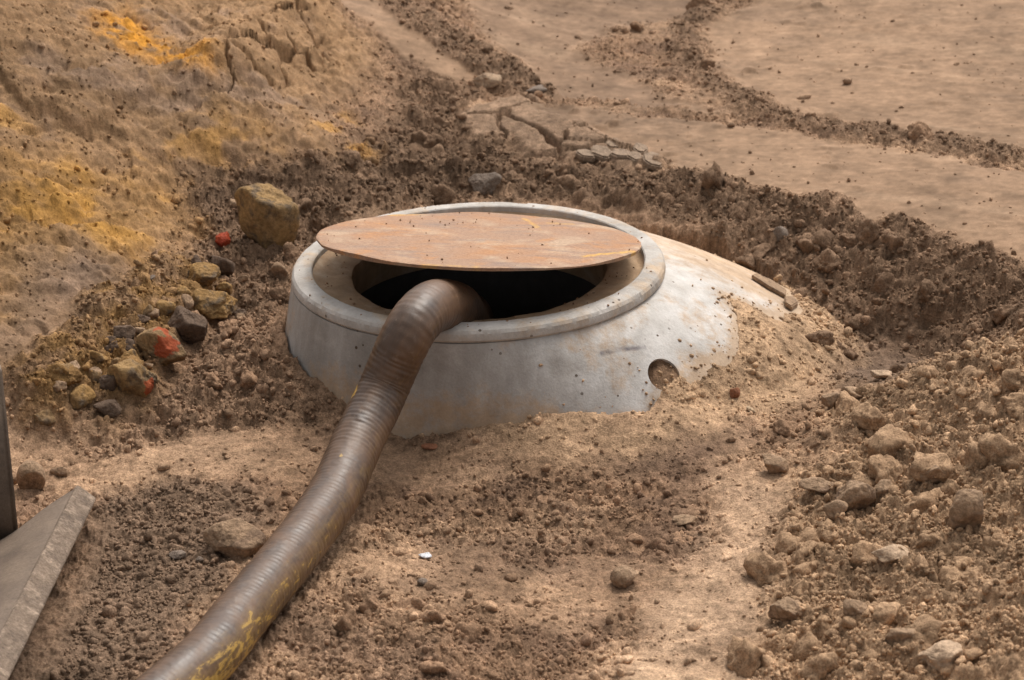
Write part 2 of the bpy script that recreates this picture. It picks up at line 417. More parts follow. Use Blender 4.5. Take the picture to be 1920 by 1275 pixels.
# ------------------------------------------------------------------ colours of the soils (per vertex)
C_mid = np.array([.255, .158, .097]); C_bank = np.array([.178, .113, .071]); C_heap = np.array([.355, .232, .140]); C_pale = np.array([.50, .343, .225])
C_track = np.array([.248, .160, .101]); C_trackC = np.array([.195, .126, .082]); C_slope = np.array([.255, .155, .082]); C_yel = np.array([.375, .200, .052]); C_yel2 = np.array([.45, .205, .028])
C_grey = np.array([.145, .098, .068]); C_cream = np.array([.42, .280, .170]); C_moist = np.array([.11, .068, .046]); C_crust = np.array([.26, .172, .112]); C_ridge = np.array([.225, .130, .052])
C_grain = np.array([.160, .106, .070]); C_bru = np.array([.375, .245, .153])
def soil_col(x, y, m, cover=None):
    n = len(x); y = y + 1.4 * base_z(x, y)
    c = np.tile(C_mid, (n, 1)).astype(float)
    def mixc(c, col, k):
        k = np.clip(k, 0, 1)[:, None]
        return c * (1 - k) + col * k
    n1 = fbm(x, y, 4.0, 4, 201); n2 = fbm(x, y, 16, 3, 202); n3 = fbm(x, y, 60, 3, 203); n4 = fbm(x, y, 9, 4, 204)
    c = mixc(c, C_bru, sstep(-.15, .3, n1 + .4 * n2) * .75)
    c = mixc(c, C_moist * 1.3, sstep(.08, .4, n4 + .3 * n2) * .55)
    c = mixc(c, C_bru, m['press'] * .45)
    c = mixc(c, C_bank, m['bank'])
    c = mixc(c, C_bank * 1.25, m['lump'] * .75)
    c = mixc(c, C_grain, m['grainy'])
    c = mixc(c, C_slope, m['slope'])
    c = mixc(c, C_grey * 1.35, m['slope'] * sstep(-.05, .35, n1 + .3 * n2) * .75)
    c = mixc(c, C_grey * 1.3, m['smoothslope'] * .6)
    y1 = sstep(-.25, .25, n4 + .5 * n2)
    c = mixc(c, C_yel, m['yellowA'] * (.45 + .55 * y1)); c = mixc(c, C_yel, m['yellowE'] * y1 * .8)
    c = mixc(c, C_yel2, m['yellowB'] * sstep(-.75, -.1, n2 + .4 * n3)); c = mixc(c, C_yel, m['yellowC'] * y1); c = mixc(c, C_yel, m['yellowD'] * y1 * .7)
    c = mixc(c, C_ridge, m['ridge'] * (.4 + .6 * sstep(-.3, .3, n2)))
    c = mixc(c, C_heap, m['heap']); c = mixc(c, C_cream, m['cream'] * .8)
    if cover is not None: c = mixc(c, C_cream, cover * .85)
    c = mixc(c, C_pale, m['pale'] * (.65 + .35 * n2)); c = mixc(c, C_bru, m['brushed'] * .7)
    c = mixc(c, C_moist, m['moist'] * .85); c = mixc(c, C_moist * 1.5, m['moist2'] * .5); c = mixc(c, C_grey * 1.1, m['hollow'] * .8)
    tcol = C_track
    a, b = along(x, y)
    st = .45 * vnoise(a * .7, b * 24, None, 211) + .15 * vnoise(a * 2, b * 90, None, 212) + .7 * n1
    c = mixc(c, C_track, m['track']); c = mixc(c, C_trackC, m['track'] * m['trackC'] * .8)
    c = mixc(c, C_pale * .65, m['track'] * sstep(.1, .8, st) * .35); c = mixc(c, C_grey * 1.1, m['track'] * sstep(.1, .8, -st) * .35)
    c = mixc(c, C_bank * 1.1, np.maximum(m['windrowA'], m['windrowB']) * .9)
    c = mixc(c, C_crust, m['crust'])
    c = c * (1 + .28 * n2 + .24 * n3 + .22 * fbm(x, y, 2.2, 3, 221))[:, None]
    return np.clip(c, .01, .9)

# ------------------------------------------------------------------ mesh helpers
def mesh_np(name, V, F, col=None, smooth=True, mat=None):
    me = bpy.data.meshes.new(name)
    V = np.asarray(V, np.float32); F = np.asarray(F, np.int32)
    k = F.shape[1]
    me.vertices.add(len(V)); me.vertices.foreach_set('co', V.ravel())
    me.loops.add(F.size); me.loops.foreach_set('vertex_index', F.ravel())
    me.polygons.add(len(F))
    me.polygons.foreach_set('loop_start', np.arange(0, F.size, k, dtype=np.int32))
    me.polygons.foreach_set('loop_total', np.full(len(F), k, np.int32))
    if smooth: me.polygons.foreach_set('use_smooth', np.ones(len(F), bool))
    me.update(calc_edges=True)
    if col is not None:
        a = me.color_attributes.new('Col', 'FLOAT_COLOR', 'POINT')
        a.data.foreach_set('color', np.hstack([col, np.ones((len(V), 1))]).astype(np.float32).ravel())
    if mat: me.materials.append(mat)
    return me
def link(name, me, parent=None):
    o = bpy.data.objects.new(name, me)
    COL.objects.link(o)
    if parent: o.parent = parent
    return o
def tag(o, label, cat, group=None, kind=None):
    if label: o['label'] = label
    if cat: o['category'] = cat
    if group: o['group'] = group
    if kind: o['kind'] = kind
    return o
def empty(name, loc=(0, 0, 0)):
    o = bpy.data.objects.new(name, None); COL.objects.link(o); o.location = loc
    return o
def part(name, me, parent, world=False):
    o = link(name, me, parent)
    if world: o.matrix_parent_inverse = Matrix.Translation(parent.location).inverted()
    return o
def ico(sub):
    bm = bmesh.new(); bmesh.ops.create_icosphere(bm, subdivisions=sub, radius=1.0)
    V = np.array([v.co[:] for v in bm.verts]); F = np.array([[v.index for v in f.verts] for f in bm.faces])
    bm.free(); return V, F
ICO = {s: ico(s) for s in (1, 2, 3, 4, 5)}

def rock_shape(sub, seed, cuts=14, rnd=.12, lump=.10, fine=.03, kk=60.0):
    """a broken, weathered lump: sphere cut by random planes, then roughened"""
    rs = np.random.RandomState(seed)
    D, F = ICO[sub]
    N = rs.normal(size=(cuts, 3)); N /= np.linalg.norm(N, axis=1)[:, None]
    dk = rs.uniform(.5, .85, cuts)
    dot = D @ N.T
    rad = np.where(dot > .05, dk[None, :] / np.maximum(dot, .05), 9)
    k = kk
    r = -np.log(np.exp(-k * rad).sum(1) + np.exp(-k * 1.15)) / k
    r = r + lump * fbm3(D + seed * 3.1, 1.8, 3, seed) + fine * fbm3(D + seed * 1.7, 8, 3, seed + 3)
    V = D * r[:, None]
    return V, F

# ------------------------------------------------------------------ materials
def newmat(name):
    m = bpy.data.materials.new(name); m.use_nodes = True
    nt = m.node_tree; b = nt.nodes['Principled BSDF']
    return m, nt, b
def N(nt, t, **kw):
    n = nt.nodes.new(t)
    for k, v in kw.items():
        if k == 'ins':
            for kk, vv in v.items(): n.inputs[kk].default_value = vv
        else: setattr(n, k, v)
    return n
def mixrgb(nt, a, b, f, mode='MIX'):
    n = nt.nodes.new('ShaderNodeMix'); n.data_type = 'RGBA'; n.blend_type = mode
    for i, v in ((6, a), (7, b), (0, f)):
        if hasattr(v, 'is_linked') or hasattr(v, 'links'): nt.links.new(v, n.inputs[i])
        elif i == 0: n.inputs[0].default_value = v
        else: n.inputs[i].default_value = (*v, 1) if len(v) == 3 else v
    return n.outputs[2]
def noise(nt, vec, scale, detail=4, rough=.6, dist=0):
    n = N(nt, 'ShaderNodeTexNoise', ins={'Scale': scale, 'Detail': detail, 'Roughness': rough, 'Distortion': dist})
    if vec is not None: nt.links.new(vec, n.inputs['Vector'])
    return n.outputs[0]
def ramp(nt, v, a, b, ca=(0, 0, 0, 1), cb=(1, 1, 1, 1)):
    n = nt.nodes.new('ShaderNodeValToRGB')
    n.color_ramp.elements[0].position = a; n.color_ramp.elements[1].position = b
    n.color_ramp.elements[0].color = ca; n.color_ramp.elements[1].color = cb
    nt.links.new(v, n.inputs[0]); return n.outputs[0]
def bump(nt, b, h, strength, dist, prev=None):
    n = N(nt, 'ShaderNodeBump', ins={'Strength': strength, 'Distance': dist})
    nt.links.new(h, n.inputs['Height'])
    if prev is not None: nt.links.new(prev, n.inputs['Normal'])
    if b is not None: nt.links.new(n.outputs[0], b.inputs['Normal'])
    return n.outputs[0]
def mapped(nt, scale=(1, 1, 1), rot=(0, 0, 0), src='Object'):
    tc = nt.nodes.new('ShaderNodeTexCoord'); mp = nt.nodes.new('ShaderNodeMapping')
    mp.inputs['Scale'].default_value = scale; mp.inputs['Rotation'].default_value = rot
    nt.links.new(tc.outputs[src], mp.inputs['Vector']); return mp.outputs[0]

def soil_material(name, bstr=.8, streak=False, k=1.0):
    def lo(v): return 1 - (1 - v) * k
    def hi(v): return 1 + (v - 1) * k
    m, nt, b = newmat(name)
    geo = nt.nodes.new('ShaderNodeNewGeometry'); P = geo.outputs['Position']
    at_ = N(nt, 'ShaderNodeAttribute', attribute_name='Col')
    n1 = noise(nt, P, 55, 5, .7); n2 = noise(nt, P, 260, 4, .75); n3 = noise(nt, P, 14, 4, .6)
    c = mixrgb(nt, at_.outputs[0], ramp(nt, n1, .25, .75, (lo(.50), lo(.48), lo(.46), 1), (hi(1.5), hi(1.5), hi(1.5), 1)), 1.0, 'MULTIPLY')
    c = mixrgb(nt, c, ramp(nt, n2, .3, .72, (lo(.50), lo(.48), lo(.47), 1), (hi(1.45), hi(1.45), hi(1.45), 1)), 1.0, 'MULTIPLY')
    c = mixrgb(nt, c, ramp(nt, n3, .3, .7, (.86, .85, .84, 1), (1.12, 1.12, 1.12, 1)), 1.0, 'MULTIPLY')
    if streak:
        v = mapped(nt, (.6, 60, 1), (0, 0, -math.atan2(_dv[1], _dv[0])))
        s = noise(nt, v, 1.0, 4, .6)
        c = mixrgb(nt, c, ramp(nt, s, .3, .7, (.90, .89, .88, 1), (1.08, 1.08, 1.08, 1)), 1.0, 'MULTIPLY')
    nt.links.new(c, b.inputs['Base Color'])
    b.inputs['Roughness'].default_value = .95
    b.inputs['Specular IOR Level'].default_value = .15
    p = bump(nt, None, n1, bstr, .006)
    bump(nt, b, n2, bstr, .0022, p)
    return m
M_soil = soil_material('loose_soil', 1.0)
M_track = soil_material('graded_sand', .14, True, .28)
M_slope = soil_material('clay_slope', .7, False, .65)
M_clod = soil_material('clod_soil', .9)

def stone_material(name, ca, cb, cc=None, spots=None, sc=12, rough=.95):
    m, nt, b = newmat(name)
    P = mapped(nt)
    n1 = noise(nt, P, sc, 5, .65); n2 = noise(nt, P, sc * 12, 4, .7)
    c = mixrgb(nt, ca, cb, ramp(nt, n1, .35, .62))
    if cc is not None:
        n3 = noise(nt, P, sc * 2.3, 4, .6, .5)
        c = mixrgb(nt, c, cc, ramp(nt, n3, .50, .62))
    if spots is not None:
        n4 = noise(nt, P, sc * .8, 3, .6, .6)
        c = mixrgb(nt, c, spots, ramp(nt, n4, .545, .575))
    c = mixrgb(nt, c, ramp(nt, n2, .3, .7, (.65, .65, .65, 1), (1.3, 1.3, 1.3, 1)), 1.0, 'MULTIPLY')
    n5 = noise(nt, P, sc * 4, 5, .7)
    c = mixrgb(nt, c, ramp(nt, n5, .3, .7, (.62, .60, .58, 1), (1.3, 1.3, 1.3, 1)), 1.0, 'MULTIPLY')
    rd = N(nt, 'ShaderNodeAttribute', attribute_name='Red').outputs['Fac']
    ra = N(nt, 'ShaderNodeMath', operation='ADD'); nt.links.new(rd, ra.inputs[0]); nt.links.new(n5, ra.inputs[1])
    c = mixrgb(nt, c, (.33, .062, .022), ramp(nt, ra.outputs[0], .90, 1.12, (0, 0, 0, 1), (.85, .85, .85, 1)))
    nt.links.new(c, b.inputs['Base Color']); b.inputs['Roughness'].default_value = rough
    b.inputs['Specular IOR Level'].default_value = .25
    p = bump(nt, None, n5, .8, .008); bump(nt, b, n2, .9, .003, p)
    return m
M_yst = stone_material('ochre_stone', (.33, .205, .085), (.24, .15, .07), (.13, .09, .055))
M_ochre_clod = stone_material('ochre_clod_stone', (.33, .19, .065), (.22, .135, .06), (.12, .085, .055))
M_orange = stone_material('painted_stone', (.30, .185, .085), (.20, .13, .07), (.14, .10, .065), None)
M_dark = stone_material('dark_stone', (.155, .102, .070), (.098, .066, .046))
M_tan = stone_material('tan_stone', (.36, .24, .15), (.28, .185, .115), (.20, .13, .085))
M_palest = stone_material('pale_stone', (.50, .355, .24), (.40, .28, .185))
M_greyst = stone_material('grey_stone', (.26, .195, .15), (.17, .13, .10), None, None, 20, .75)
M_red = stone_material('red_paint', (.50, .075, .02), (.36, .05, .018), None, None, 30, .6)
M_white = stone_material('white_scrap', (.85, .85, .88), (.75, .75, .78), None, None, 30, .5)
M_brick = stone_material('brick_piece', (.36, .15, .075), (.28, .12, .065), None, None, 30, .9)
M_wood = stone_material('wood_chip', (.55, .40, .26), (.42, .30, .19), None, None, 30, .8)
M_slab = stone_material('mud_slab', (.30, .215, .15), (.25, .18, .125))

# ------------------------------------------------------------------ the ground, four kinds of surface in one lie of land
NU, NV = 1000, 860
u_in = np.linspace(-1, 1, NU)
u = np.concatenate([-1 - np.array([60, 30, 15, 8, 4, 2.2, 1.2, .7, .4, .22, .12, .06, .02]), u_in, 1 + np.array([.02, .06, .12, .22, .4, .7, 1.2, 2.2, 4, 8, 15, 30, 60])])
yy = [2.98]
while yy[-1] < 8.1: yy.append(yy[-1] + .0038 * (yy[-1] / 3.6) ** 1.25)
near = [-30, -15, -7, -3, -1, .4, 1.2, 1.8, 2.3, 2.6, 2.75, 2.85, 2.91, 2.95]
far = [8.13, 8.2, 8.3, 8.5, 8.8, 9.3, 10, 11, 13, 16, 20, 27, 40, 60, 90]
yv = np.array(near + yy + far)
UU, YY = np.meshgrid(u, yv)
XX = UU * (0.10 + 0.2225 * np.clip(YY, 2.6, 9.5) * 1.06)
gx, gy = XX.ravel(), YY.ravel()
gz, gm, gcov = land(gx, gy)
# steel foot stands here: the soil under it is pressed flat
gcol = soil_col(gx, gy, gm, gcov.astype(float))
V = np.stack([gx, gy, gz], 1)
nx, ny = len(u), len(yv)
idx = np.arange(nx * ny).reshape(ny, nx)
F = np.stack([idx[:-1, :-1], idx[:-1, 1:], idx[1:, 1:], idx[1:, :-1]], -1).reshape(-1, 4)
fm = {k: gm[k][F].mean(1) for k in ('track', 'slope', 'heap', 'crust')}
kind = np.zeros(len(F), int)
kind[fm['heap'] > .5] = 3
kind[fm['slope'] > .5] = 2
kind[(fm['track'] > .5)] = 1
for k, (nm, mt) in enumerate((('ground', M_soil), ('graded_track', M_track), ('sandy_slope', M_slope), ('spoil_heap', M_soil))):
    Fk = F[kind == k]
    used = np.unique(Fk); rm = np.full(len(V), -1); rm[used] = np.arange(len(used))
    me = mesh_np(nm, V[used], rm[Fk], gcol[used], True, mt)
    o = link(nm, me); o['kind'] = 'structure'
print('ground verts', len(V))

# ------------------------------------------------------------------ concrete manhole cone
def concrete_material(name, tone=1.0, sandy=0.3, dusty_right=False, base=((.40, .372, .345), (.30, .278, .255))):
    m, nt, b = newmat(name)
    P = mapped(nt)
    n1 = noise(nt, P, 3.5, 5, .6); n2 = noise(nt, P, 22, 5, .65); n3 = noise(nt, P, 220, 3, .6)
    c = mixrgb(nt, tuple(q * tone for q in base[0]), tuple(q * tone for q in base[1]), ramp(nt, n1, .38, .62))
    # paler tone and clinging sand toward the wide side
    sep = nt.nodes.new('ShaderNodeSeparateXYZ'); tc = nt.nodes.new('ShaderNodeTexCoord'); nt.links.new(tc.outputs['Object'], sep.inputs[0])
    if dusty_right:
        mr = N(nt, 'ShaderNodeMapRange', ins={'From Min': .05, 'From Max': .55}); nt.links.new(sep.outputs[0], mr.inputs[0])
        ad = N(nt, 'ShaderNodeMath', operation='ADD'); nt.links.new(mr.outputs[0], ad.inputs[0]); nt.links.new(n2, ad.inputs[1])
        c = mixrgb(nt, c, (.50, .475, .45), ramp(nt, ad.outputs[0], .55, 1.2))
        mr2 = N(nt, 'ShaderNodeMapRange', ins={'From Min': -.1, 'From Max': .35}); nt.links.new(sep.outputs[1], mr2.inputs[0])
        mu = N(nt, 'ShaderNodeMath', operation='MULTIPLY'); nt.links.new(mr.outputs[0], mu.inputs[0]); nt.links.new(mr2.outputs[0], mu.inputs[1])
        Pd = mapped(nt, (3, 14, 3), (0, 0, R(-12)))
        nd = noise(nt, Pd, 1.0, 5, .7, .4)
        m3 = N(nt, 'ShaderNodeMath', operation='MULTIPLY', ins={1: 2.2}); nt.links.new(mu.outputs[0], m3.inputs[0])
        m4 = N(nt, 'ShaderNodeMath', operation='MULTIPLY'); nt.links.new(m3.outputs[0], m4.inputs[0]); nt.links.new(nd, m4.inputs[1])
        c = mixrgb(nt, c, (.52, .37, .25), ramp(nt, m4.outputs[0], .22, .75))
    ns = noise(nt, P, 7, 6, .7, .3)
    c = mixrgb(nt, c, (.46, .35, .25), ramp(nt, ns, .62 - .12 * sandy, .72 - .08 * sandy, (0, 0, 0, 1), (sandy, sandy, sandy, 1)))
    # air-bubble pits
    vo = N(nt, 'ShaderNodeTexVoronoi', ins={'Scale': 46.0, 'Randomness': 1.0}); nt.links.new(P, vo.inputs['Vector'])
    wn_ = N(nt, 'ShaderNodeTexWhiteNoise'); nt.links.new(vo.outputs['Position'], wn_.inputs['Vector'])
    th = N(nt, 'ShaderNodeMapRange', ins={'From Min': .30, 'From Max': 1.0, 'To Min': 0.0, 'To Max': .17}); nt.links.new(wn_.outputs[0], th.inputs[0])
    lt = N(nt, 'ShaderNodeMath', operation='LESS_THAN'); nt.links.new(vo.outputs['Distance'], lt.inputs[0]); nt.links.new(th.outputs[0], lt.inputs[1])
    np_ = noise(nt, P, 5, 2, .5)
    pm = N(nt, 'ShaderNodeMath', operation='MULTIPLY'); nt.links.new(lt.outputs[0], pm.inputs[0]); nt.links.new(ramp(nt, np_, .40, .52), pm.inputs[1])
    c = mixrgb(nt, c, (.10, .075, .055), pm.outputs[0])
    if dusty_right:
        du = N(nt, 'ShaderNodeAttribute', attribute_name='Dust').outputs['Fac']
        nd2 = noise(nt, P, 30, 6, .75)
        a2 = N(nt, 'ShaderNodeMath', operation='ADD'); nt.links.new(du, a2.inputs[0]); nt.links.new(nd2, a2.inputs[1])
        c = mixrgb(nt, c, (.42, .30, .20), ramp(nt, a2.outputs[0], .72, 1.15, (0, 0, 0, 1), (.9, .9, .9, 1)))
        mk = N(nt, 'ShaderNodeAttribute', attribute_name='Mark').outputs['Fac']
        c = mixrgb(nt, c, (.14, .125, .14), mk)
    c = mixrgb(nt, c, ramp(nt, n3, .3, .7, (.93, .93, .93, 1), (1.06, 1.06, 1.06, 1)), 1.0, 'MULTIPLY')
    c = mixrgb(nt, c, ramp(nt, noise(nt, P, 9, 6, .7, .8), .3, .7, (.80, .79, .77, 1), (1.15, 1.15, 1.15, 1)), 1.0, 'MULTIPLY')
    vs = mapped(nt, (26, 26, 2.0))
    c = mixrgb(nt, c, ramp(nt, noise(nt, vs, 1, 4, .6, .2), .35, .7, (1.06, 1.06, 1.06, 1), (.86, .84, .82, 1)), 1.0, 'MULTIPLY')
    nt.links.new(c, b.inputs['Base Color']); b.inputs['Roughness'].default_value = .85
    b.inputs['Specular IOR Level'].default_value = .25
    p = bump(nt, None, n2, .35, .006); p = bump(nt, None, n3, .5, .0015, p)
    inv = N(nt, 'ShaderNodeMath', operation='SUBTRACT', ins={0: 1.0}); nt.links.new(pm.outputs[0], inv.inputs[1])
    bump(nt, b, inv.outputs[0], .8, .003, p)
    return m
M_conc = concrete_material('cast_concrete', 1.0, .25, True)
M_rim = concrete_material('rim_concrete', 1.22, .95)
M_ledge = concrete_material('sandy_ledge', 1.0, 1.0, False, ((.46, .32, .20), (.36, .24, .145)))
def revolve(rows, n=288, closed=False, jitter=0, seed=0):
    """rows: list of functions phi -> (radius, z)"""
    ph = np.linspace(0, 2 * np.pi, n, endpoint=False)
    Vs = []
    for f in rows:
        r, z = f(ph)
        r = r + 0 * ph; z = z + 0 * ph
        x = r * np.cos(ph); y = r * np.sin(ph)
        Vs.append(np.stack([x, y, z - ZR + TILT * x], 1))
    V = np.concatenate(Vs)
    m = len(rows); F = []
    j = np.arange(n); j2 = (j + 1) % n
    for i in range(m if closed else m - 1):
        a, b_ = i * n, ((i + 1) % m) * n
        F.append(np.stack([a + j, b_ + j, b_ + j2, a + j2], 1))
    return V, np.concatenate(F)
ring = empty('manhole_cone', (RC[0], RC[1], ZR))
tag(ring, 'pale grey concrete manhole cone half buried in the soil, its round mouth partly covered', 'manhole')
# neck ring (lip), slightly chipped
def lip(r, z, ch=0.0):
    return lambda ph: (r, z)
rows = [lip(RI - .004, ZR - .052), lip(RI, ZR - .030), lip(RI + .001, ZR - .008, 1), lip(RI + .0015, ZR - .002, 1.5), lip(RI + .004, ZR, .6), lip((RI + RO) / 2, ZR + .0005), lip(RO - .014, ZR - .0008, .6), lip(RO - .006, ZR - .004, 1.5), lip(RO - .0015, ZR - .010, 1), lip(RO, ZR - .018, 1), lip(RO, ZR - .024, .6), lip(RO - .004, ZR - .029, 1.5), lip(RO - .016, ZR - .034), lip(RI + .01, ZR - .052)]
V, F = revolve(rows, 900, True)
dsp = .0009 * fbm3(V, 45, 4, 301) + .0006 * fbm3(V, 220, 3, 302) - .006 * sstep(.42, .62, fbm3(V, 24, 4, 303, .6)) * (V[:, 2] > -.034)
rn = np.stack([V[:, 0], V[:, 1], .6 * np.hypot(V[:, 0], V[:, 1])], 1); rn[:, :2] *= np.where(np.hypot(V[:, 0], V[:, 1]) > (RI + RO) / 2, 1, -1)[:, None]; rn /= np.linalg.norm(rn, axis=1)[:, None]
V = V + rn * dsp[:, None]
rme = mesh_np('rim', V, F, mat=M_rim)
rme.set_sharp_from_angle(angle=R(24))
part('rim', rme, ring)
# recessed ledge the cover sits on, sand lying in it
def led(r, z, k=1.0): return lambda ph: (r + .004 * k * vnoise(np.cos(ph) * 6, np.sin(ph) * 6, None, 311), z + .006 * k * fbm(np.cos(ph) * r, np.sin(ph) * r, 16, 3, 312))
rows = [led(RI + .004, ZR - .010, 0), led(RI - .004, ZR - .017, .5), led(RI - .014, ZR - .020), led(RI - .03, ZR - .021), led(RI - .045, ZR - .022), led(RH + .012, ZR - .024), led(RH + .004, ZR - .026, .8), led(RH + .001, ZR - .032, .6), led(RH, ZR - .055, .3), led(RH + .012, ZR - .11, 0)]
V, F = revolve(rows, 288)
lme = mesh_np('ledge', V, F[:, ::-1], mat=M_ledge); lme.set_sharp_from_angle(angle=R(28)); part('ledge', lme, ring)
M_shaft = concrete_material('shaded_shaft_concrete', .22, .1)  # shade of the deep shaft put into the colour: same concrete, much darker
V, F = revolve([led(RH + .0125, ZR - .105, 0), led(RH + .10, ZR - .5, 0), led(RH + .10, ZR - 2.7, 0)], 96)
part('shaft_wall', mesh_np('shaft_wall', V, F[:, ::-1], mat=M_shaft), ring)
# cone body, closed solid
rows = [lambda ph: (RO - .03, ZR - .030)]
for q in np.linspace(0, 1, 110):
    def f(ph, q=q):
        e = reach(ph)
        u_ = q
        r = RO - .008 + .0065 * (1 - sstep(.06, .25, e)) * (1 - u_) + e * u_
        z = ZR - LIP - BD * body_drop(np.array(u_) + 0 * ph, ph)
        z = z + .0012 * vnoise(np.cos(ph) * 9, np.sin(ph) * 9 + q * 5, None, 321)
        return r, z
    rows.append(f)
rows += [lambda ph: (RO - .008 + reach(ph), ZR - LIP - BD - .05), lambda ph: (RO - .03, ZR - LIP - BD - .05), ]
V, F = revolve(rows, 640, True)
bme = mesh_np('cone_body', V, F[:, ::-1], mat=M_conc)
bo = part('cone_body', bme, ring)
# lifting hole cut in the front right of the cone
hx, hy = _hole[0], _hole[1]
e_ = .004
nz = np.array([-(cone_z(np.array([hx + e_]), np.array([hy]))[0] - cone_z(np.array([hx - e_]), np.array([hy]))[0]) / (2 * e_),
               -(cone_z(np.array([hx]), np.array([hy + e_]))[0] - cone_z(np.array([hx]), np.array([hy - e_]))[0]) / (2 * e_), 1.0])
nz /= np.linalg.norm(nz)
bm = bmesh.new(); bmesh.ops.create_cone(bm, cap_ends=True, segments=40, radius1=.034, radius2=.037, depth=.11)
cutme = bpy.data.meshes.new('cutter'); bm.to_mesh(cutme); bm.free()
cut = link('cutter', cutme)
cut.location = (hx, hy, _hole[2]); cut.rotation_euler = Vector(nz).to_track_quat('Z', 'Y').to_euler()
bpy.context.view_layer.update()
md = bo.modifiers.new('hole', 'BOOLEAN'); md.object = cut; md.operation = 'DIFFERENCE'; md.solver = 'EXACT'
dg = bpy.context.evaluated_depsgraph_get()
newme = bpy.data.meshes.new_from_object(bo.evaluated_get(dg))
bo.modifiers.clear(); bo.data = newme; newme.name = 'cone_body'
bpy.data.objects.remove(cut); bpy.data.meshes.remove(cutme)
newme.shade_smooth()
nvx = len(newme.vertices); cv = np.zeros(nvx * 3, np.float32); newme.vertices.foreach_get('co', cv); cv = cv.reshape(-1, 3).astype(float) + np.array([RC[0], RC[1], ZR])
dd_ = np.clip(samp(SD['exposed'], cv[:, 0], cv[:, 1]), 0, 1); rgt = sstep(.1, .5, cv[:, 0] - RC[0])
dst = np.exp(-dd_ / (.016 + .03 * rgt)) * (.50 + .1 * rgt) * np.maximum(sstep(.2, .05, cv[:, 2]), rgt)
dst = np.maximum(dst, .52 * rgt * sstep(-.12, .12, cv[:, 1] - RC[1]) * (.75 + .5 * fbm3(cv * np.array([1, 3.5, 1]), 5, 3, 411)))
dst = np.maximum(dst, .34 * sstep(.0, .4, fbm3(cv, 6, 4, 412)))
aa_ = newme.attributes.new('Dust', 'FLOAT', 'POINT'); aa_.data.foreach_set('value', dst.astype(np.float32))
mkp = hit([(1128, 664), (1165, 657), (1208, 654)], True)
mk = np.zeros(nvx)
for i_ in range(2):
    a_, b_ = mkp[i_], mkp[i_ + 1]; t_ = np.clip(((cv - a_) @ (b_ - a_)) / ((b_ - a_) @ (b_ - a_)), 0, 1)
    d_ = np.linalg.norm(cv - a_ - t_[:, None] * (b_ - a_), axis=1); mk = np.maximum(mk, sstep(.007, .002, d_) * (.5 + .5 * vnoise(cv[:, 0] * 90, cv[:, 1] * 90)))
aa_ = newme.attributes.new('Mark', 'FLOAT', 'POINT'); aa_.data.foreach_set('value', mk.astype(np.float32))
try: newme.set_sharp_from_angle(angle=R(35))
except Exception as ex: print(ex)

# ------------------------------------------------------------------ rusty steel cover, propped up on the hose
def rust_material():
    m, nt, b = newmat('rusty_steel')
    P = mapped(nt)
    n1 = noise(nt, P, 4.5, 5, .65, .5); n2 = noise(nt, P, 120, 4, .7); n3 = noise(nt, P, 8, 4, .6); n4 = noise(nt, P, 350, 3, .7)
    c = mixrgb(nt, (.30, .185, .120), (.34, .175, .085), ramp(nt, n1, .44, .62))
    c = mixrgb(nt, c, (.40, .29, .20), ramp(nt, n3, .50, .64, (0, 0, 0, 1), (.8, .8, .8, 1)))
    v = mapped(nt, (5, 22, 5), (0, 0, R(20)))
    c = mixrgb(nt, c, (.20, .145, .12), ramp(nt, noise(nt, v, 1, 5, .65, .6), .50, .66, (0, 0, 0, 1), (.7, .7, .7, 1)))
    c = mixrgb(nt, c, (.42, .19, .06), ramp(nt, noise(nt, P, 11, 5, .7, .6), .56, .70, (0, 0, 0, 1), (.7, .7, .7, 1)))
    c = mixrgb(nt, c, ramp(nt, n2, .3, .7, (.78, .74, .70, 1), (1.2, 1.2, 1.2, 1)), 1.0, 'MULTIPLY')
    c = mixrgb(nt, c, ramp(nt, n4, .3, .7, (.8, .78, .75, 1), (1.2, 1.2, 1.2, 1)), 1.0, 'MULTIPLY')
    at_ = N(nt, 'ShaderNodeAttribute', attribute_name='Paint')
    hf = N(nt, 'ShaderNodeMath', operation='MULTIPLY'); nt.links.new(at_.outputs['Fac'], hf.inputs[0]); nt.links.new(ramp(nt, n2, .3, .6), hf.inputs[1])
    c = mixrgb(nt, c, (.55, .31, .06), hf.outputs[0])
    nt.links.new(c, b.inputs['Base Color'])
    b.inputs['Roughness'].default_value = .72; b.inputs['Specular IOR Level'].default_value = .3
    p = bump(nt, None, n1, .15, .004); bump(nt, b, n2, .5, .0012, p)
    return m
M_rust = rust_material()
PR, PT = .344, .008
pc = at(898, 446, ZR + .055)
nr, na = 90, 256
V = [(0, 0, 0)]; rr_ = np.linspace(0, 1, nr + 1)[1:]
ph = np.linspace(0, 2 * np.pi, na, endpoint=False)
edge = 1 + .006 * vnoise(np.cos(ph) * 5, np.sin(ph) * 5, None, 331) + .0025 * vnoise(np.cos(ph) * 22, np.sin(ph) * 22, None, 332) + .0015 * vnoise(np.cos(ph) * 70, np.sin(ph) * 70, None, 333)
top = [np.stack([PR * q * edge ** (q * q) * np.cos(ph), PR * q * edge ** (q * q) * np.sin(ph), .0035 * fbm(PR * q * np.cos(ph), PR * q * np.sin(ph), 5, 3, 334) + .003 * q ** 6 * vnoise(np.cos(ph) * 3, np.sin(ph) * 3, None, 335) - (.0012 if q == 1 else 0)], 1) for q in rr_]
T = np.concatenate([np.zeros((1, 3))] + top)
low = np.stack([PR * edge * .997 * np.cos(ph), PR * edge * .997 * np.sin(ph), np.full(na, -PT)], 1)
low2 = np.concatenate([low * np.array([.98, .98, 1]), np.array([[0, 0, -PT]])])
Vp = np.concatenate([T, low, low2])
j = np.arange(na); j2 = (j + 1) % na
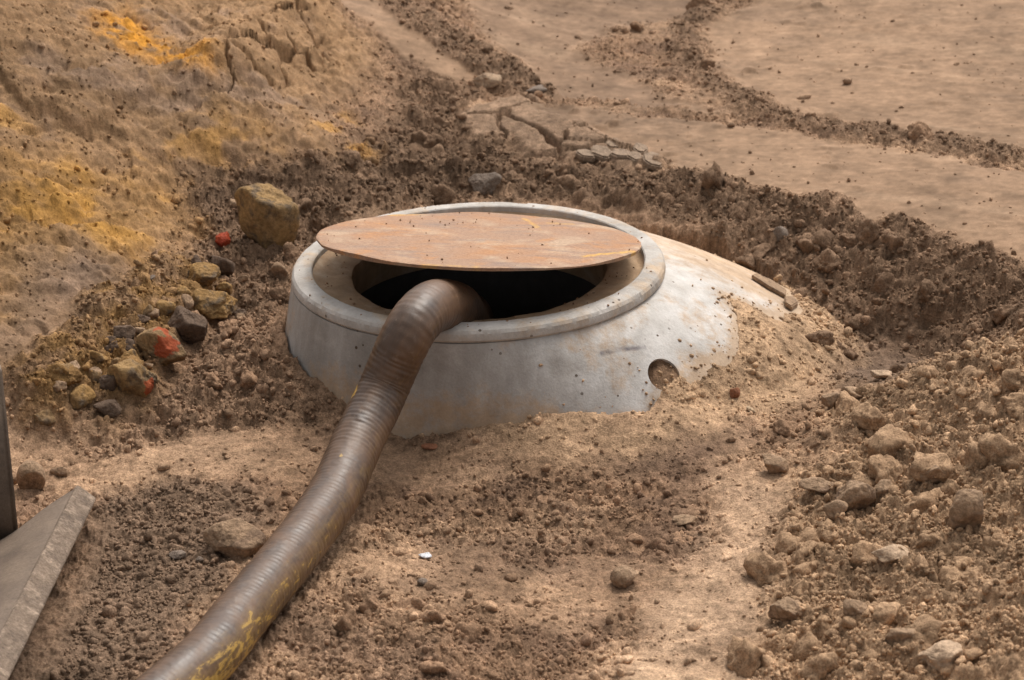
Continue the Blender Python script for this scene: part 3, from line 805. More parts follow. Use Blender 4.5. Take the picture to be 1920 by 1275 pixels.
tris = np.stack([np.zeros(na, int), 1 + j, 1 + j2], 1)
quads = []
for i in range(nr - 1):
    a, b_ = 1 + i * na, 1 + (i + 1) * na
    quads.append(np.stack([a + j, b_ + j, b_ + j2, a + j2], 1))
a = 1 + (nr - 1) * na; l1 = len(T); l2 = l1 + na; lc = l2 + na
quads.append(np.stack([a + j, l1 + j, l1 + j2, a + j2], 1)); quads.append(np.stack([l1 + j, l2 + j, l2 + j2, l1 + j2], 1))
Q = np.concatenate(quads)
allF = np.concatenate([tris, np.stack([l2 + j2, l2 + j, np.full(na, lc)], 1), Q[:, [0, 1, 2]], Q[:, [0, 2, 3]]])
pme = mesh_np('steel_cover', Vp, allF, mat=M_rust)
X, Y, Z = Vp.T
def stroke(x, y, ax, ay, bx, by, wd):
    ex, ey = bx - ax, by - ay; t = np.clip(((x - ax) * ex + (y - ay) * ey) / (ex * ex + ey * ey), 0, 1)
    d = np.sqrt((x - ax - t * ex) ** 2 + (y - ay - t * ey) ** 2) + .006 * vnoise(x * 60, y * 60, None, 340)
    return sstep(wd, wd * .5, d)
pt = .75 * stroke(X, Y, .10, .27, .135, .12, .006 + 0 * X) + .45 * stroke(X, Y, .16, .22, .20, .215, .015 + 0 * X)
pt = np.maximum(pt, (stroke(X, Y, .22, -.19, .32, -.12, .011 + 0 * X)))
pt = np.maximum(pt, .8 * stroke(X, Y, -.19, .27, -.13, .30, .009 + 0 * X))
pt = np.maximum(pt, .5 * stroke(X, Y, -.10, -.325, .0, -.337, .006 + 0 * X))
pa = pme.attributes.new('Paint', 'FLOAT', 'POINT'); pa.data.foreach_set('value', np.clip(pt, 0, 1).astype(np.float32))
try: pme.set_sharp_from_angle(angle=R(40))
except Exception: pass
plate = link('steel_cover', pme)
plate.location = pc; plate.rotation_euler = (R(-10.0), R(1.6), 0)
tag(plate, 'round flat rusty steel plate propped over the manhole mouth, resting on the hose', 'cover plate')

# ------------------------------------------------------------------ the suction hose
def hose_material():
    m, nt, b = newmat('worn_rubber')
    A = N(nt, 'ShaderNodeAttribute', attribute_name='hose_s').outputs['Fac']
    B = N(nt, 'ShaderNodeAttribute', attribute_name='hose_a').outputs['Vector']
    P = mapped(nt)
    # coordinates along / round the hose, so scuffs run round it
    mp = nt.nodes.new('ShaderNodeMapping'); mp.inputs['Scale'].default_value = (7.0, 7.0, 60.0); nt.links.new(B, mp.inputs['Vector'])
    s1 = noise(nt, mp.outputs[0], 1.0, 5, .65, .3)
    mp2 = nt.nodes.new('ShaderNodeMapping'); mp2.inputs['Scale'].default_value = (2.0, 2.0, 9.0); nt.links.new(B, mp2.inputs['Vector'])
    s2 = noise(nt, mp2.outputs[0], 1.0, 5, .6, .6)
    n2 = noise(nt, P, 60, 4, .7); n3 = noise(nt, P, 9, 4, .6)
    c = mixrgb(nt, (.062, .036, .022), (.115, .062, .033), ramp(nt, s2, .38, .62))
    c = mixrgb(nt, c, (.19, .13, .095), ramp(nt, s1, .54, .78, (0, 0, 0, 1), (.35, .35, .35, 1)))
    c = mixrgb(nt, c, (.045, .034, .032), ramp(nt, n3, .56, .70, (0, 0, 0, 1), (.6, .6, .6, 1)))
    c = mixrgb(nt, c, (.21, .15, .10), ramp(nt, n2, .58, .75, (0, 0, 0, 1), (.45, .45, .45, 1)))
    y = N(nt, 'ShaderNodeAttribute', attribute_name='Paint').outputs['Fac']
    mp3 = nt.nodes.new('ShaderNodeMapping'); mp3.inputs['Scale'].default_value = (8.0, 8.0, 26.0); nt.links.new(B, mp3.inputs['Vector'])
    ny_ = noise(nt, mp3.outputs[0], 1.0, 6, .7, .5)
    ad = N(nt, 'ShaderNodeMath', operation='ADD'); nt.links.new(y, ad.inputs[0]); nt.links.new(ny_, ad.inputs[1])
    c = mixrgb(nt, c, (.50, .31, .07), ramp(nt, ad.outputs[0], .95, 1.08))
    c = mixrgb(nt, c, (.22, .13, .04), ramp(nt, ad.outputs[0], .72, .98, (0, 0, 0, 1), (.45, .45, .45, 1)))
    nt.links.new(c, b.inputs['Base Color'])
    nt.links.new(ramp(nt, s2, .3, .7, (.38, .38, .38, 1), (.58, .58, .58, 1)), b.inputs['Roughness'])
    b.inputs['Specular IOR Level'].default_value = .45
    p = bump(nt, None, s1, .12, .0015); bump(nt, b, n2, .35, .0015, p)
    return m
M_hose = hose_material()
HR = .0635
hp = [(215, 1385, .055), (300, 1310, .055), (387, 1235, .057), (451, 1155, .058), (560, 1021, .062), (627, 926, .075), (664, 843, .102), (711, 746, .158), (738, 684, .215), (758, 640, .260), (777, 606, .286), (802, 580, .291), (830, 573, .264), (852, 584, .205), (868, 606, .11), (876, 640, -.02), (878, 650, -.5)]
hw = [at(*q) for q in hp]
hw[-1] = np.array([hw[-2][0], hw[-2][1], -.6])
def catmull(P, n):
    P = np.array(P); out = []
    Pe = np.vstack([2 * P[0] - P[1], P, 2 * P[-1] - P[-2]])
    for i in range(1, len(Pe) - 2):
        p0, p1, p2, p3 = Pe[i - 1:i + 3]
        for t in np.linspace(0, 1, n, endpoint=False):
            out.append(.5 * ((2 * p1) + (-p0 + p2) * t + (2 * p0 - 5 * p1 + 4 * p2 - p3) * t * t + (-p0 + 3 * p1 - 3 * p2 + p3) * t ** 3))
    out.append(P[-1]); return np.array(out)
c0 = catmull(hw, 40)
for _ in range(60): c0[1:-1] = .25 * c0[:-2] + .5 * c0[1:-1] + .25 * c0[2:]
seg = np.r_[0, np.cumsum(np.linalg.norm(np.diff(c0, axis=0), axis=1))]
L = seg[-1]; ns = int(L / .0026)
ss = np.linspace(0, L, ns)
cc = np.stack([np.interp(ss, seg, c0[:, k]) for k in range(3)], 1)
tn = np.gradient(cc, axis=0); tn /= np.linalg.norm(tn, axis=1)[:, None]
side = np.cross(tn, [0, 0, 1.0]); side = side
# parallel frame
nrm = np.zeros_like(cc); v = np.array([0, 0, 1.0]); 
for i in range(ns):
    v = v - tn[i] * (v @ tn[i]); v /= np.linalg.norm(v); nrm[i] = v
bi = np.cross(tn, nrm)
nr_ = 72
an = np.linspace(0, 2 * np.pi, nr_, endpoint=False)
S, A_ = np.meshgrid(ss, an, indexing='ij')
HRS = .0485 + .0110 * sstep(.35 * L, .75 * L, S)
rad = HRS * (1 + .030 * vnoise(S * 6, 0 * S, None, 351) + .014 * vnoise(S * 14, np.cos(A_) + 3, None, 352) + .008 * vnoise(S * 40, np.sin(A_) * 2 + 3, None, 353))
sb = np.interp(0, [0, 1], [0, 1])
# swelling where it bends over the rim
kb = np.argmin(np.abs(cc[:, 2] - .21) + (ss > L * .8) * 9)
rad = rad * (1 + .05 * np.exp(-((S - ss[kb]) / .05) ** 2))
rad = rad + .00026 * np.sin(S / .0115 * 2 * np.pi + A_) + .0006 * vnoise(S * 160, A_ * 2, None, 354)
Vh = cc[:, None, :] + rad[..., None] * (np.cos(A_)[..., None] * nrm[:, None, :] + np.sin(A_)[..., None] * bi[:, None, :])
Vh = Vh.reshape(-1, 3)
i0 = np.arange(ns - 1)[:, None] * nr_; jj = np.arange(nr_)[None, :]; j2 = (jj + 1) % nr_
Fh = np.stack([i0 + jj, i0 + nr_ + jj, i0 + nr_ + j2, i0 + j2], -1).reshape(-1, 4)[:, ::-1]
hme = mesh_np('suction_hose', Vh, Fh, mat=M_hose)
va = hme.attributes.new('hose_a', 'FLOAT_VECTOR', 'POINT')
va.data.foreach_set('vector', np.stack([np.cos(A_) * .5, np.sin(A_) * .5, S], -1).reshape(-1).astype(np.float32))
# worn yellow paint: lower right flank, growing towards the near end, and a few chips
out_r = (bi @ np.array([1.0, -.2, 0]))  # side facing right
sidev = (np.sin(A_) * np.sign(out_r[:, None]))
pnt = .30 * sstep(.25, .95, sidev) * sstep(.95 * L, .15 * L, S) + .14 * sstep(.45 * L, .0, S) * sstep(.1, .8, sidev) + .08 * sstep(.22 * L, 0, S)
def chip(px, py, r, zc):
    q = at(px, py, zc); d = np.linalg.norm((Vh - q) * np.array([1.6, .8, .8]), axis=1).reshape(S.shape)
    return .55 * sstep(r, r * .6, d)
pnt = np.maximum(pnt, chip(662, 737, .026, .17)); pnt = np.maximum(pnt, chip(640, 855, .008, .13))
va = hme.attributes.new('Paint', 'FLOAT', 'POINT'); va.data.foreach_set('value', pnt.reshape(-1).astype(np.float32))
hose = link('suction_hose', hme)
tag(hose, 'thick brown rubber hose with worn yellow paint running over the concrete rim into the manhole', 'hose')

# ------------------------------------------------------------------ steel foot at the lower left
def foot_material():
    m, nt, b = newmat('dusty_steel')
    v = mapped(nt, (4, 60, 10), (0, 0, R(38)))
    P = mapped(nt)
    s = noise(nt, v, 1, 5, .65, .3); n1 = noise(nt, P, 10, 5, .65); n2 = noise(nt, P, 160, 4, .7)
    c = mixrgb(nt, (.18, .132, .096), (.12, .088, .066), ramp(nt, n1, .38, .65))
    c = mixrgb(nt, c, (.10, .08, .065), ramp(nt, s, .56, .72, (0, 0, 0, 1), (.6, .6, .6, 1)))
    c = mixrgb(nt, c, ramp(nt, n2, .3, .7, (.75, .75, .75, 1), (1.25, 1.25, 1.25, 1)), 1.0, 'MULTIPLY')
    nt.links.new(c, b.inputs['Base Color']); b.inputs['Roughness'].default_value = .8
    b.inputs['Specular IOR Level'].default_value = .3
    p = bump(nt, None, s, .3, .002); bump(nt, b, n2, .6, .0015, p)
    return m
M_foot = foot_material()
M_footedge = stone_material('pale_edge_steel', (.225, .165, .12), (.16, .118, .088), (.28, .21, .155), None, 14, .85)  # edge bar in a paler tone than the base plate
def slab(name, P4, thick, mat, parent, bev=.006, seg=3, sub=0, rough=0.0):
    """a plate through 4 top corners, going down by thick along its normal"""
    P4 = [Vector(p) for p in P4]
    n = (P4[1] - P4[0]).cross(P4[3] - P4[0]).normalized()
    if n.z < 0: n = -n
    bm = bmesh.new()
    t = [bm.verts.new(p) for p in P4]; l = [bm.verts.new(p - n * thick) for p in P4]
    bm.faces.new(t); bm.faces.new(l[::-1])
    for i in range(4): bm.faces.new((t[i], l[i], l[(i + 1) % 4], t[(i + 1) % 4]))
    bmesh.ops.recalc_face_normals(bm, faces=bm.faces)
    bmesh.ops.bevel(bm, geom=list(bm.edges), offset=bev, segments=seg, affect='EDGES', profile=.6)
    if rough:
        bmesh.ops.subdivide_edges(bm, edges=[e for e in bm.edges if e.calc_length() > .03], cuts=40, use_grid_fill=True)
        for v in bm.verts:
            q = np.array([v.co[:]])
            v.co += Vector((1, 1, 1)) * float(fbm3(q, 40, 3, 7)[0]) * rough
    me = bpy.data.meshes.new(name); bm.to_mesh(me); bm.free(); me.shade_smooth(); me.materials.append(mat)
    return part(name, me, parent, True) if parent else link(name, me)
fa = at(152, 912, .045); fb = at(-60, 1330, .085)
foot = empty('anchor_plate', tuple(at(-40, 1080, 0)))
tag(foot, 'dusty grey steel foot plate with an upright post, dug into the soil at lower left', 'machine foot')
# base plate: rises gently to its right-hand edge, which carries a thick weld strip
dirv = (fb - fa) / np.linalg.norm(fb - fa)
left = np.array([dirv[1], -dirv[0], 0]); left = left / np.linalg.norm(left)
if left[0] > 0: left = -left
nrw, ncw = 60, 60
gu, gv = np.meshgrid(np.linspace(0, 1, nrw), np.linspace(0, 1, ncw), indexing='ij')
Lg = np.linalg.norm(fb - fa)
Wd = .42
far_edge = at(30, 985, .02)
bx = fa[0] + dirv[0] * gu * Lg + (left[0]) * gv * Wd; by = fa[1] + dirv[1] * gu * Lg + left[1] * gv * Wd
skew = (far_edge - fa); kk = (skew[:2] @ left[:2]); al = (skew[:2] @ dirv[:2])
bx = bx + dirv[0] * (gv * Wd / max(kk, .05)) * al * (1 - gu); by = by + dirv[1] * (gv * Wd / max(kk, .05)) * al * (1 - gu)
bz = fa[2] + (fb[2] - fa[2]) * gu - .045 * sstep(0, .35, gv) + .10 * sstep(.45, 1.0, gv) ** 2 + .0015 * fbm(bx.ravel(), by.ravel(), 20, 3, 361).reshape(bx.shape)
Vt = np.stack([bx, by, bz], -1).reshape(-1, 3); nV = len(Vt)
Vb = Vt - np.array([0, 0, .03])
ii = np.arange(nrw * ncw).reshape(nrw, ncw)
Fq = np.stack([ii[:-1, :-1], ii[1:, :-1], ii[1:, 1:], ii[:-1, 1:]], -1).reshape(-1, 4)
bord = np.concatenate([ii[0, :-1], ii[:-1, -1], ii[-1, :0:-1], ii[:0:-1, 0]])
b2 = np.roll(bord, -1)
Fa = np.concatenate([Fq[:, ::-1], Fq + nV, np.stack([bord, b2, b2 + nV, bord + nV], 1)[:, ::-1]])
part('base_plate', mesh_np('base_plate', np.vstack([Vt, Vb]), Fa, mat=M_foot), foot, True)
# edge strip: a flat bar standing proud along the right edge, leaning outwards
up = np.array([0, 0, 1.0]); outw = -left
a0 = fa + outw * -.006 + up * .006; a1 = fa + outw * .030 - up * .022
b0 = fb + outw * -.006 + up * .006; b1 = fb + outw * .030 - up * .022
slab('edge_bar', [a0, b0, b1, a1], .030, M_footedge, foot, .006, 3, 0, .0012)
# upright post
pA = at(34, 978, .03); 
pw = np.array([-.30, .0, 0]); pd = np.array([-.03, .10, 0])
topz = atd(6, 690, pA[1] - .0)[2]
bm = bmesh.new()
xt = atd(4, 690, pA[1])[0]
base = [pA + np.array([0, 0, -.06]), pA + pd * .5 + np.array([0, 0, -.06]), pA + pd * .5 + pw + np.array([0, 0, -.06]), pA + pw + np.array([0, 0, -.06])]
lean = np.array([xt - pA[0], 0, topz - pA[2]])
lv = [bm.verts.new(p) for p in base]; tv = [bm.verts.new(p + lean + np.array([0, 0, .06])) for p in base]
bm.faces.new(lv[::-1]); bm.faces.new(tv)
for i in range(4): bm.faces.new((lv[i], lv[(i + 1) % 4], tv[(i + 1) % 4], tv[i]))
bmesh.ops.recalc_face_normals(bm, faces=bm.faces)
bmesh.ops.bevel(bm, geom=list(bm.edges), offset=.010, segments=4, affect='EDGES')
me = bpy.data.meshes.new('post'); bm.to_mesh(me); bm.free(); me.shade_smooth(); me.materials.append(M_foot)
part('post', me, foot, True)

# ------------------------------------------------------------------ stones, clods and litter
def gz_at(x, y): return float(land(np.array([x]), np.array([y]))[0][0])
def ground_hit(px, py):
    d = ray(px, py)
    t = np.linspace(2.8, 9.5, 1500)
    X, Y, Z = d[0] * t, d[1] * t, CAMH + d[2] * t
    k = np.argmax(Z < np.maximum(base_z(X, Y), cone_z(X, Y)))
    t = np.linspace(t[k] - .5, t[k] + .25, 160)
    X, Y, Z = d[0] * t, d[1] * t, CAMH + d[2] * t
    s = land(X, Y)[0]
    s = np.convolve(np.pad(s, 4, mode='edge'), np.ones(9) / 9, 'valid')
    s = np.maximum(s, cone_z(X, Y))
    k = np.argmax(Z < s)
    return np.array([X[k], Y[k], s[k]])
def place_rock(name, label, cat, px, py, wpx, hpx, mat, seed, sub=5, flat=None, rot=0, cuts=14, lump=.13, fine=.06, group=None, sink=.18, tint=None, depth=None, red=None):
    """px,py: centre of the stone in the picture, wpx,hpx its apparent size"""
    g = ground_hit(px, py + hpx * .42)
    dist = math.sqrt(g[0] ** 2 + g[1] ** 2 + (CAMH - g[2]) ** 2)
    if sub == 5 and px < 420: wpx *= 1.12; hpx *= 1.22
    W = wpx * dist / FPX; H = hpx * dist / FPX
    D = depth or (W * .8)
    Vr, Fr = rock_shape(sub, seed, cuts, .1, lump, fine)
    ext = Vr.max(0) - Vr.min(0)
    cr, sr = math.cos(rot), math.sin(rot)
    Vr = (Vr - (Vr.max(0) + Vr.min(0)) / 2) / ext
    hh = max((H - D * .36) / .93, H * .5)
    Vr = Vr * np.array([W, D, hh * (1 + sink)])
    if rot: Vr = np.stack([Vr[:, 0] * cr - Vr[:, 2] * sr, Vr[:, 1], Vr[:, 0] * sr + Vr[:, 2] * cr], 1)
    zmin = Vr[:, 2].min()
    me = mesh_np(name, Vr, Fr, None if tint is None else np.tile(tint, (len(Vr), 1)) * (1 + .12 * fbm3(Vr, 60, 3, seed)[:, None]), True, mat)
    if red:
        rv = np.array([red[0] * W, -D * .3, red[1] * hh]); dd = np.linalg.norm((Vr - rv) * np.array([1, .5, 1]), axis=1)
        ra_ = me.attributes.new('Red', 'FLOAT', 'POINT'); ra_.data.foreach_set('value', (.62 * sstep(red[2] * W * 1.1, red[2] * W * .2, dd + .25 * W * fbm3(Vr, 5 / W, 3, seed + 9))).astype(np.float32))
    o = link(name, me)
    o.location = (g[0], g[1] + D * .4, g[2] - zmin - hh * sink)
    return tag(o, label, cat, group)

ROCKS = [
 ('boulder', 'large angular ochre boulder standing upright left of the steel plate', 'rock', 500, 410, 126, 142, M_yst, 5, dict(cuts=9, sink=.05, lump=.07, fine=.045)),
 ('rock', 'small ochre rock in the trench, just above the wedge shaped ochre rock', 'rock', 378, 523, 62, 45, M_ochre_clod, 8, {}),
 ('rock', 'wedge shaped ochre rock between the dark round rock and the smaller ochre rock', 'rock', 386, 570, 94, 60, M_ochre_clod, 12, {}),
 ('rock', 'dark round rock touching the red painted rock in the trench', 'rock', 350, 622, 68, 66, M_dark, 15, {}),
 ('rock', 'brown rock with a large smear of red paint on top', 'rock', 302, 660, 88, 74, M_orange, 19, dict(red=(.05, .25, .42))),
 ('rock', 'rounded ochre rock with a small red paint mark at its right end', 'rock', 243, 722, 94, 78, M_yst, 23, dict(red=(.38, -.05, .25))),
 ('rock', 'grey brown lump below the rounded ochre rock', 'rock', 200, 766, 54, 42, M_dark, 27, dict(sub=4)),
 ('rock', 'dark brown lump left of the grey brown lump in the trench', 'rock', 148, 752, 58, 50, M_ochre_clod, 28, dict(sub=4)),
 ('rock', 'dark stone beneath the red painted clod and right of the small ochre rock', 'rock', 418, 500, 44, 46, M_dark, 31, dict(sub=4)),
 ('rock', 'small pale tan pebble beside the top of the large ochre boulder', 'rock', 437, 385, 24, 24, M_tan, 33, dict(sub=4)),
 ('rock', 'grey rock in the loose soil just behind the manhole rim', 'rock', 910, 345, 66, 56, M_greyst, 35, {}),
 ('rock', 'pale angular rock on the track edge near the end of the soil windrow', 'rock', 912, 148, 58, 40, M_palest, 39, dict(sub=4, cuts=9)),
 ('rock', 'flat rounded brown stone at the left end of the near track', 'rock', 1010, 168, 48, 22, M_greyst, 41, dict(sub=4)),
 ('rock', 'smooth egg shaped stone by the steel post at lower left', 'rock', 57, 902, 48, 56, M_tan, 43, dict(cuts=3, lump=.05, fine=.01)),
 ('rock', 'small tan stone right of the egg shaped stone', 'rock', 110, 884, 34, 28, M_tan, 44, dict(sub=4)),
 ('rock', 'large crusty tan rock touching the left side of the hose', 'rock', 437, 1012, 122, 92, M_tan, 47, dict(cuts=12, lump=.08, fine=.05)),
 ('rock', 'smooth grey pebble left of the crusty tan rock', 'rock', 332, 1042, 34, 20, M_greyst, 49, dict(sub=4, cuts=3)),
 ('rock', 'tiny bluish pebble beneath the crusty tan rock', 'rock', 374, 1051, 16, 16, M_greyst, 50, dict(sub=3, cuts=4)),
 ('rock', 'dark faced angular block at the foot of the heap, left of the round tan rock', 'rock', 1536, 912, 74, 46, M_tan, 53, dict(cuts=8)),
 ('rock', 'round cracked tan rock at the foot of the heap', 'rock', 1606, 935, 78, 78, M_tan, 57, dict(cuts=16)),
 ('rock', 'tan lump tucked under the left of the round cracked tan rock', 'rock', 1566, 958, 48, 48, M_tan, 58, dict(sub=4)),
 ('rock', 'tan lump resting right of the round cracked tan rock', 'rock', 1657, 916, 40, 34, M_tan, 59, dict(sub=4)),
 ('rock', 'large rounded sand lump high on the heap', 'rock', 1744, 890, 62, 56, M_tan, 61, {}),
 ('rock', 'tall upright slab of packed sand on the heap', 'rock', 1812, 962, 68, 92, M_tan, 63, dict(cuts=9, depth=.05)),
 ('rock', 'flat pale sand lump in the middle of the heap', 'rock', 1672, 1045, 74, 52, M_palest, 67, dict(cuts=9)),
 ('rock', 'wide sand block at the lower left of the heap beside the wheel rut', 'rock', 1480, 1148, 74, 62, M_tan, 71, {}),
 ('rock', 'angular sand lump right above the wide sand block', 'rock', 1606, 1140, 50, 44, M_tan, 73, dict(sub=4, cuts=8)),
 ('rock', 'flat pale block at the right edge of the heap', 'rock', 1886, 845, 58, 34, M_palest, 77, dict(cuts=8)),
 ('rock', 'reddish brown angular clod between the wet patch and the heap', 'rock', 1455, 873, 52, 46, M_tan, 79, dict(sub=4)),
 ('rock', 'pale stone at the top of the dark hollow left of the heap', 'rock', 1654, 702, 42, 26, M_palest, 81, dict(sub=4)),
 ('rock', 'ochre stone among the lumps at the upper left tip of the heap', 'rock', 1600, 742, 42, 36, M_tan, 83, dict(sub=4)),
 ('rock', 'brown stone left of the ochre stone at the tip of the heap', 'rock', 1560, 752, 38, 38, M_tan, 85, dict(sub=4)),
 ('rock', 'round cracked clod lying alone in the trampled foreground', 'rock', 1172, 1085, 56, 50, M_tan, 87, dict(cuts=5)),
 ('rock', 'small brown clod between the cracked clod and the wet patch', 'rock', 1285, 978, 48, 30, M_tan, 89, dict(sub=4)),
 ('rock', 'small round pebble below the white scrap', 'rock', 792, 1093, 20, 18, M_greyst, 91, dict(sub=3, cuts=3)),
 ('rock', 'squarish tan stone behind the left side of the rim', 'rock', 524, 505, 34, 34, M_tan, 93, dict(sub=4, cuts=7)),
 ('rock', 'brown stone in the bank right of the manhole', 'rock', 1463, 442, 32, 34, M_greyst, 95, dict(sub=4, cuts=4)),
 ('rock', 'large flat sand lump at the bottom right corner of the heap', 'rock', 1770, 1235, 90, 60, M_palest, 96, {}),
 ('rock', 'squat sand lump at the bottom of the heap right of the angular sand lump', 'rock', 1690, 1195, 56, 44, M_tan, 98, dict(sub=4)),
]
for nm, lb, ct, px, py, wp, hp_, mt, sdv, kw in ROCKS:
    place_rock(nm, lb, ct, px, py, wp, hp_, mt, sdv, **kw)

# small litter
def blob(name, label, cat, px, py, wpx, hpx, mat, seed, **kw):
    return place_rock(name, label, cat, px, py, wpx, hpx, mat, seed, **kw)
blob('paint_clod', 'bright orange red painted lump of earth beside the large ochre boulder', 'painted lump', 413, 455, 38, 36, M_red, 201, sub=4)
blob('brick_shard', 'reddish brick shard lying in front of the cone, right of the hose', 'brick piece', 806, 838, 34, 16, M_brick, 203, sub=4, cuts=6)
blob('brick_shard', 'pinkish tile shard in the sand right of the lifting hole', 'brick piece', 1378, 740, 20, 24, M_brick, 205, sub=4, cuts=6)
blob('wood_chip', 'pale wood chip in the soil right of the tile shard', 'wood chip', 1408, 771, 22, 9, M_wood, 207, sub=3, cuts=6, rot=-.5)
blob('plastic_scrap', 'bright white scrap on the brown soil right of the hose', 'scrap', 797, 1042, 26, 14, M_white, 209, sub=4, cuts=5)
blob('pebble', 'small pale elongated pebble at the top of the clod ridge on the left', 'pebble', 283, 524, 20, 12, M_greyst, 211, sub=3, cuts=3, rot=.6)

# thin slabs resting on the cone and broken crust plates at the track edge
def shard(name, label, cat, pts, zlift, thick, mat, rs):
    W = hit(pts, True); W[:, 2] += zlift
    bm = bmesh.new()
    t = [bm.verts.new(p) for p in W]; l = [bm.verts.new(p - np.array([0, 0, thick])) for p in W]
    bm.faces.new(t); bm.faces.new(l[::-1]); n = len(t)
    for i in range(n): bm.faces.new((t[i], l[i], l[(i + 1) % n], t[(i + 1) % n]))
    bmesh.ops.recalc_face_normals(bm, faces=bm.faces)
    bmesh.ops.bevel(bm, geom=list(bm.edges), offset=thick * .18, segments=2, affect='EDGES')
    me = bpy.data.meshes.new(name); bm.to_mesh(me); bm.free(); me.materials.append(mat)
    o = link(name, me); return tag(o, label, cat)
shard('slate_strip', 'long dark edged flat strip lying along the right slope of the cone', 'stone strip', [(1409, 524), (1417, 521), (1445, 533), (1474, 552), (1472, 562), (1440, 545)], .012, .010, M_tan, 1)
shard('flat_stone', 'small flat brown stone just below the long strip on the cone', 'flat stone', [(1470, 566), (1488, 566), (1496, 578), (1484, 586), (1472, 578)], .014, .012, M_tan, 2)
k = 0
CR = [((1225, 312), 34, 'outermost tilted mud slab at the right tip of the cracked crust'), ((1190, 306), 26, 'upright mud slab second from the right tip of the crust'), ((1165, 300), 30, 'rounded mud slab third from the right tip of the crust'),
      ((1130, 296), 36, 'broad mud slab in the middle of the broken crust edge'), ((1100, 300), 30, 'mud slab left of the broad one on the crust edge'), ((1150, 280), 26, 'narrow mud slab behind the broad one, beside the track'), ((1200, 290), 24, 'thin mud slab between the track and the crust tip')]
for (c_, s_, lb) in CR:
    rs = np.random.RandomState(900 + k); k += 1; s_ *= 1.35
    aa = np.arange(7) * .8976 + rs.uniform(-.3, .3, 7); pts = [(c_[0] + s_ * .62 * math.cos(t) * rs.uniform(.7, 1), c_[1] + s_ * .30 * math.sin(t) * rs.uniform(.7, 1)) for t in aa]
    W = hit(pts, False); ctr = W.mean(0)
    tl = rs.uniform(-.10, .10, 2) + np.array([0, .05]); W[:, 2] = ctr[2] + .020 + (W[:, 0] - ctr[0]) * tl[0] + (W[:, 1] - ctr[1]) * tl[1]
    bm = bmesh.new(); t = [bm.verts.new(p) for p in W]; l = [bm.verts.new(p - np.array([0, 0, .018])) for p in W]
    bm.faces.new(t); bm.faces.new(l[::-1]); n = len(t)
    for i in range(n): bm.faces.new((t[i], l[i], l[(i + 1) % n], t[(i + 1) % n]))
    bmesh.ops.recalc_face_normals(bm, faces=bm.faces)
    bmesh.ops.bevel(bm, geom=list(bm.edges), offset=.004, segments=2, affect='EDGES')
    me = bpy.data.meshes.new('mud_slab'); bm.to_mesh(me); bm.free(); me.materials.append(M_slab)
    tag(link('mud_slab', me), lb, 'mud slab', 'broken slabs of dried mud crust')

# ------------------------------------------------------------------ loose crumbs: density follows the kind of soil
def density(m):
    d = .5 + .45 * fbm(m['x'], m['y'], 6, 3, 601)
    d = np.maximum(d, m['bank'] * 1.0); d = np.maximum(d, m['ridge'] * 1.0); d = np.maximum(d, m['heap'] * .95); d = np.maximum(d, m['grainy'] * 1.0)
    d = np.where(m['slope'] > .5, .16, d)
    d = np.maximum(d, m['lump']) * (1 - .8 * m['press']); d = d * (1 - .85 * m['pale']) * (1 - .6 * m['brushed']) * (1 - .8 * m['hollow']) * (1 - m['track'] * .94) * (1 - m['crust'] * .93)
    return np.maximum(d, np.maximum(m['windrowA'], m['windrowB']) * .9)
PROTO = {s: [rock_shape(s, 1000 + 37 * i + s, 9, .1, .30, .16) for i in range(14)] for s in (1, 2, 3)}
def scatter(n, rmin, rmax, power, seed):
    rs = np.random.RandomState(seed)
    y = 3.35 + (8.0 - 3.35) * rs.uniform(0, 1, n) ** 1.15
    x = rs.uniform(-1, 1, n) * (0.08 + 0.2225 * y * 1.04)
    z, m, cov = land(x, y)
    q = rs.uniform(0, 1, n)
    r = rmin * (1 - q * (1 - (rmin / rmax) ** power)) ** (-1 / power)
    keep = rs.uniform(0, 1, n) < density(m)
    rr = np.sqrt((x - RC[0]) ** 2 + (y - RC[1]) ** 2)
    foot_ = cone_z(x, y) > -5
    keep &= ~(foot_ & (m['exposed_d'] > -0.005))
    keep &= ~((np.maximum(m['track'], m['crust']) > .5) & (r > .016)) & ~((m['grainy'] > .5) & (r > .02)) & ~((m['slope'] > .5) & (r > .012))
    # keep off the hose and the steel foot
    hd = np.full(n, 9.0)
    for i in range(0, ns, 14): hd = np.minimum(hd, np.hypot(x - cc[i, 0], y - cc[i, 1]) + (cc[i, 2] > .2) * 9)
    keep &= hd > (HR * .75 + r)
    rel = np.stack([x - fa[0], y - fa[1]], 1)
    ud = rel @ dirv[:2]; vd = rel @ left[:2]
    keep &= ~((ud > -.03) & (vd > -.06) & (ud < Lg + .1))
    col = soil_col(x, y, m, cov.astype(float))
    return x[keep], y[keep], z[keep], r[keep], col[keep], {k: v[keep] for k, v in m.items()}
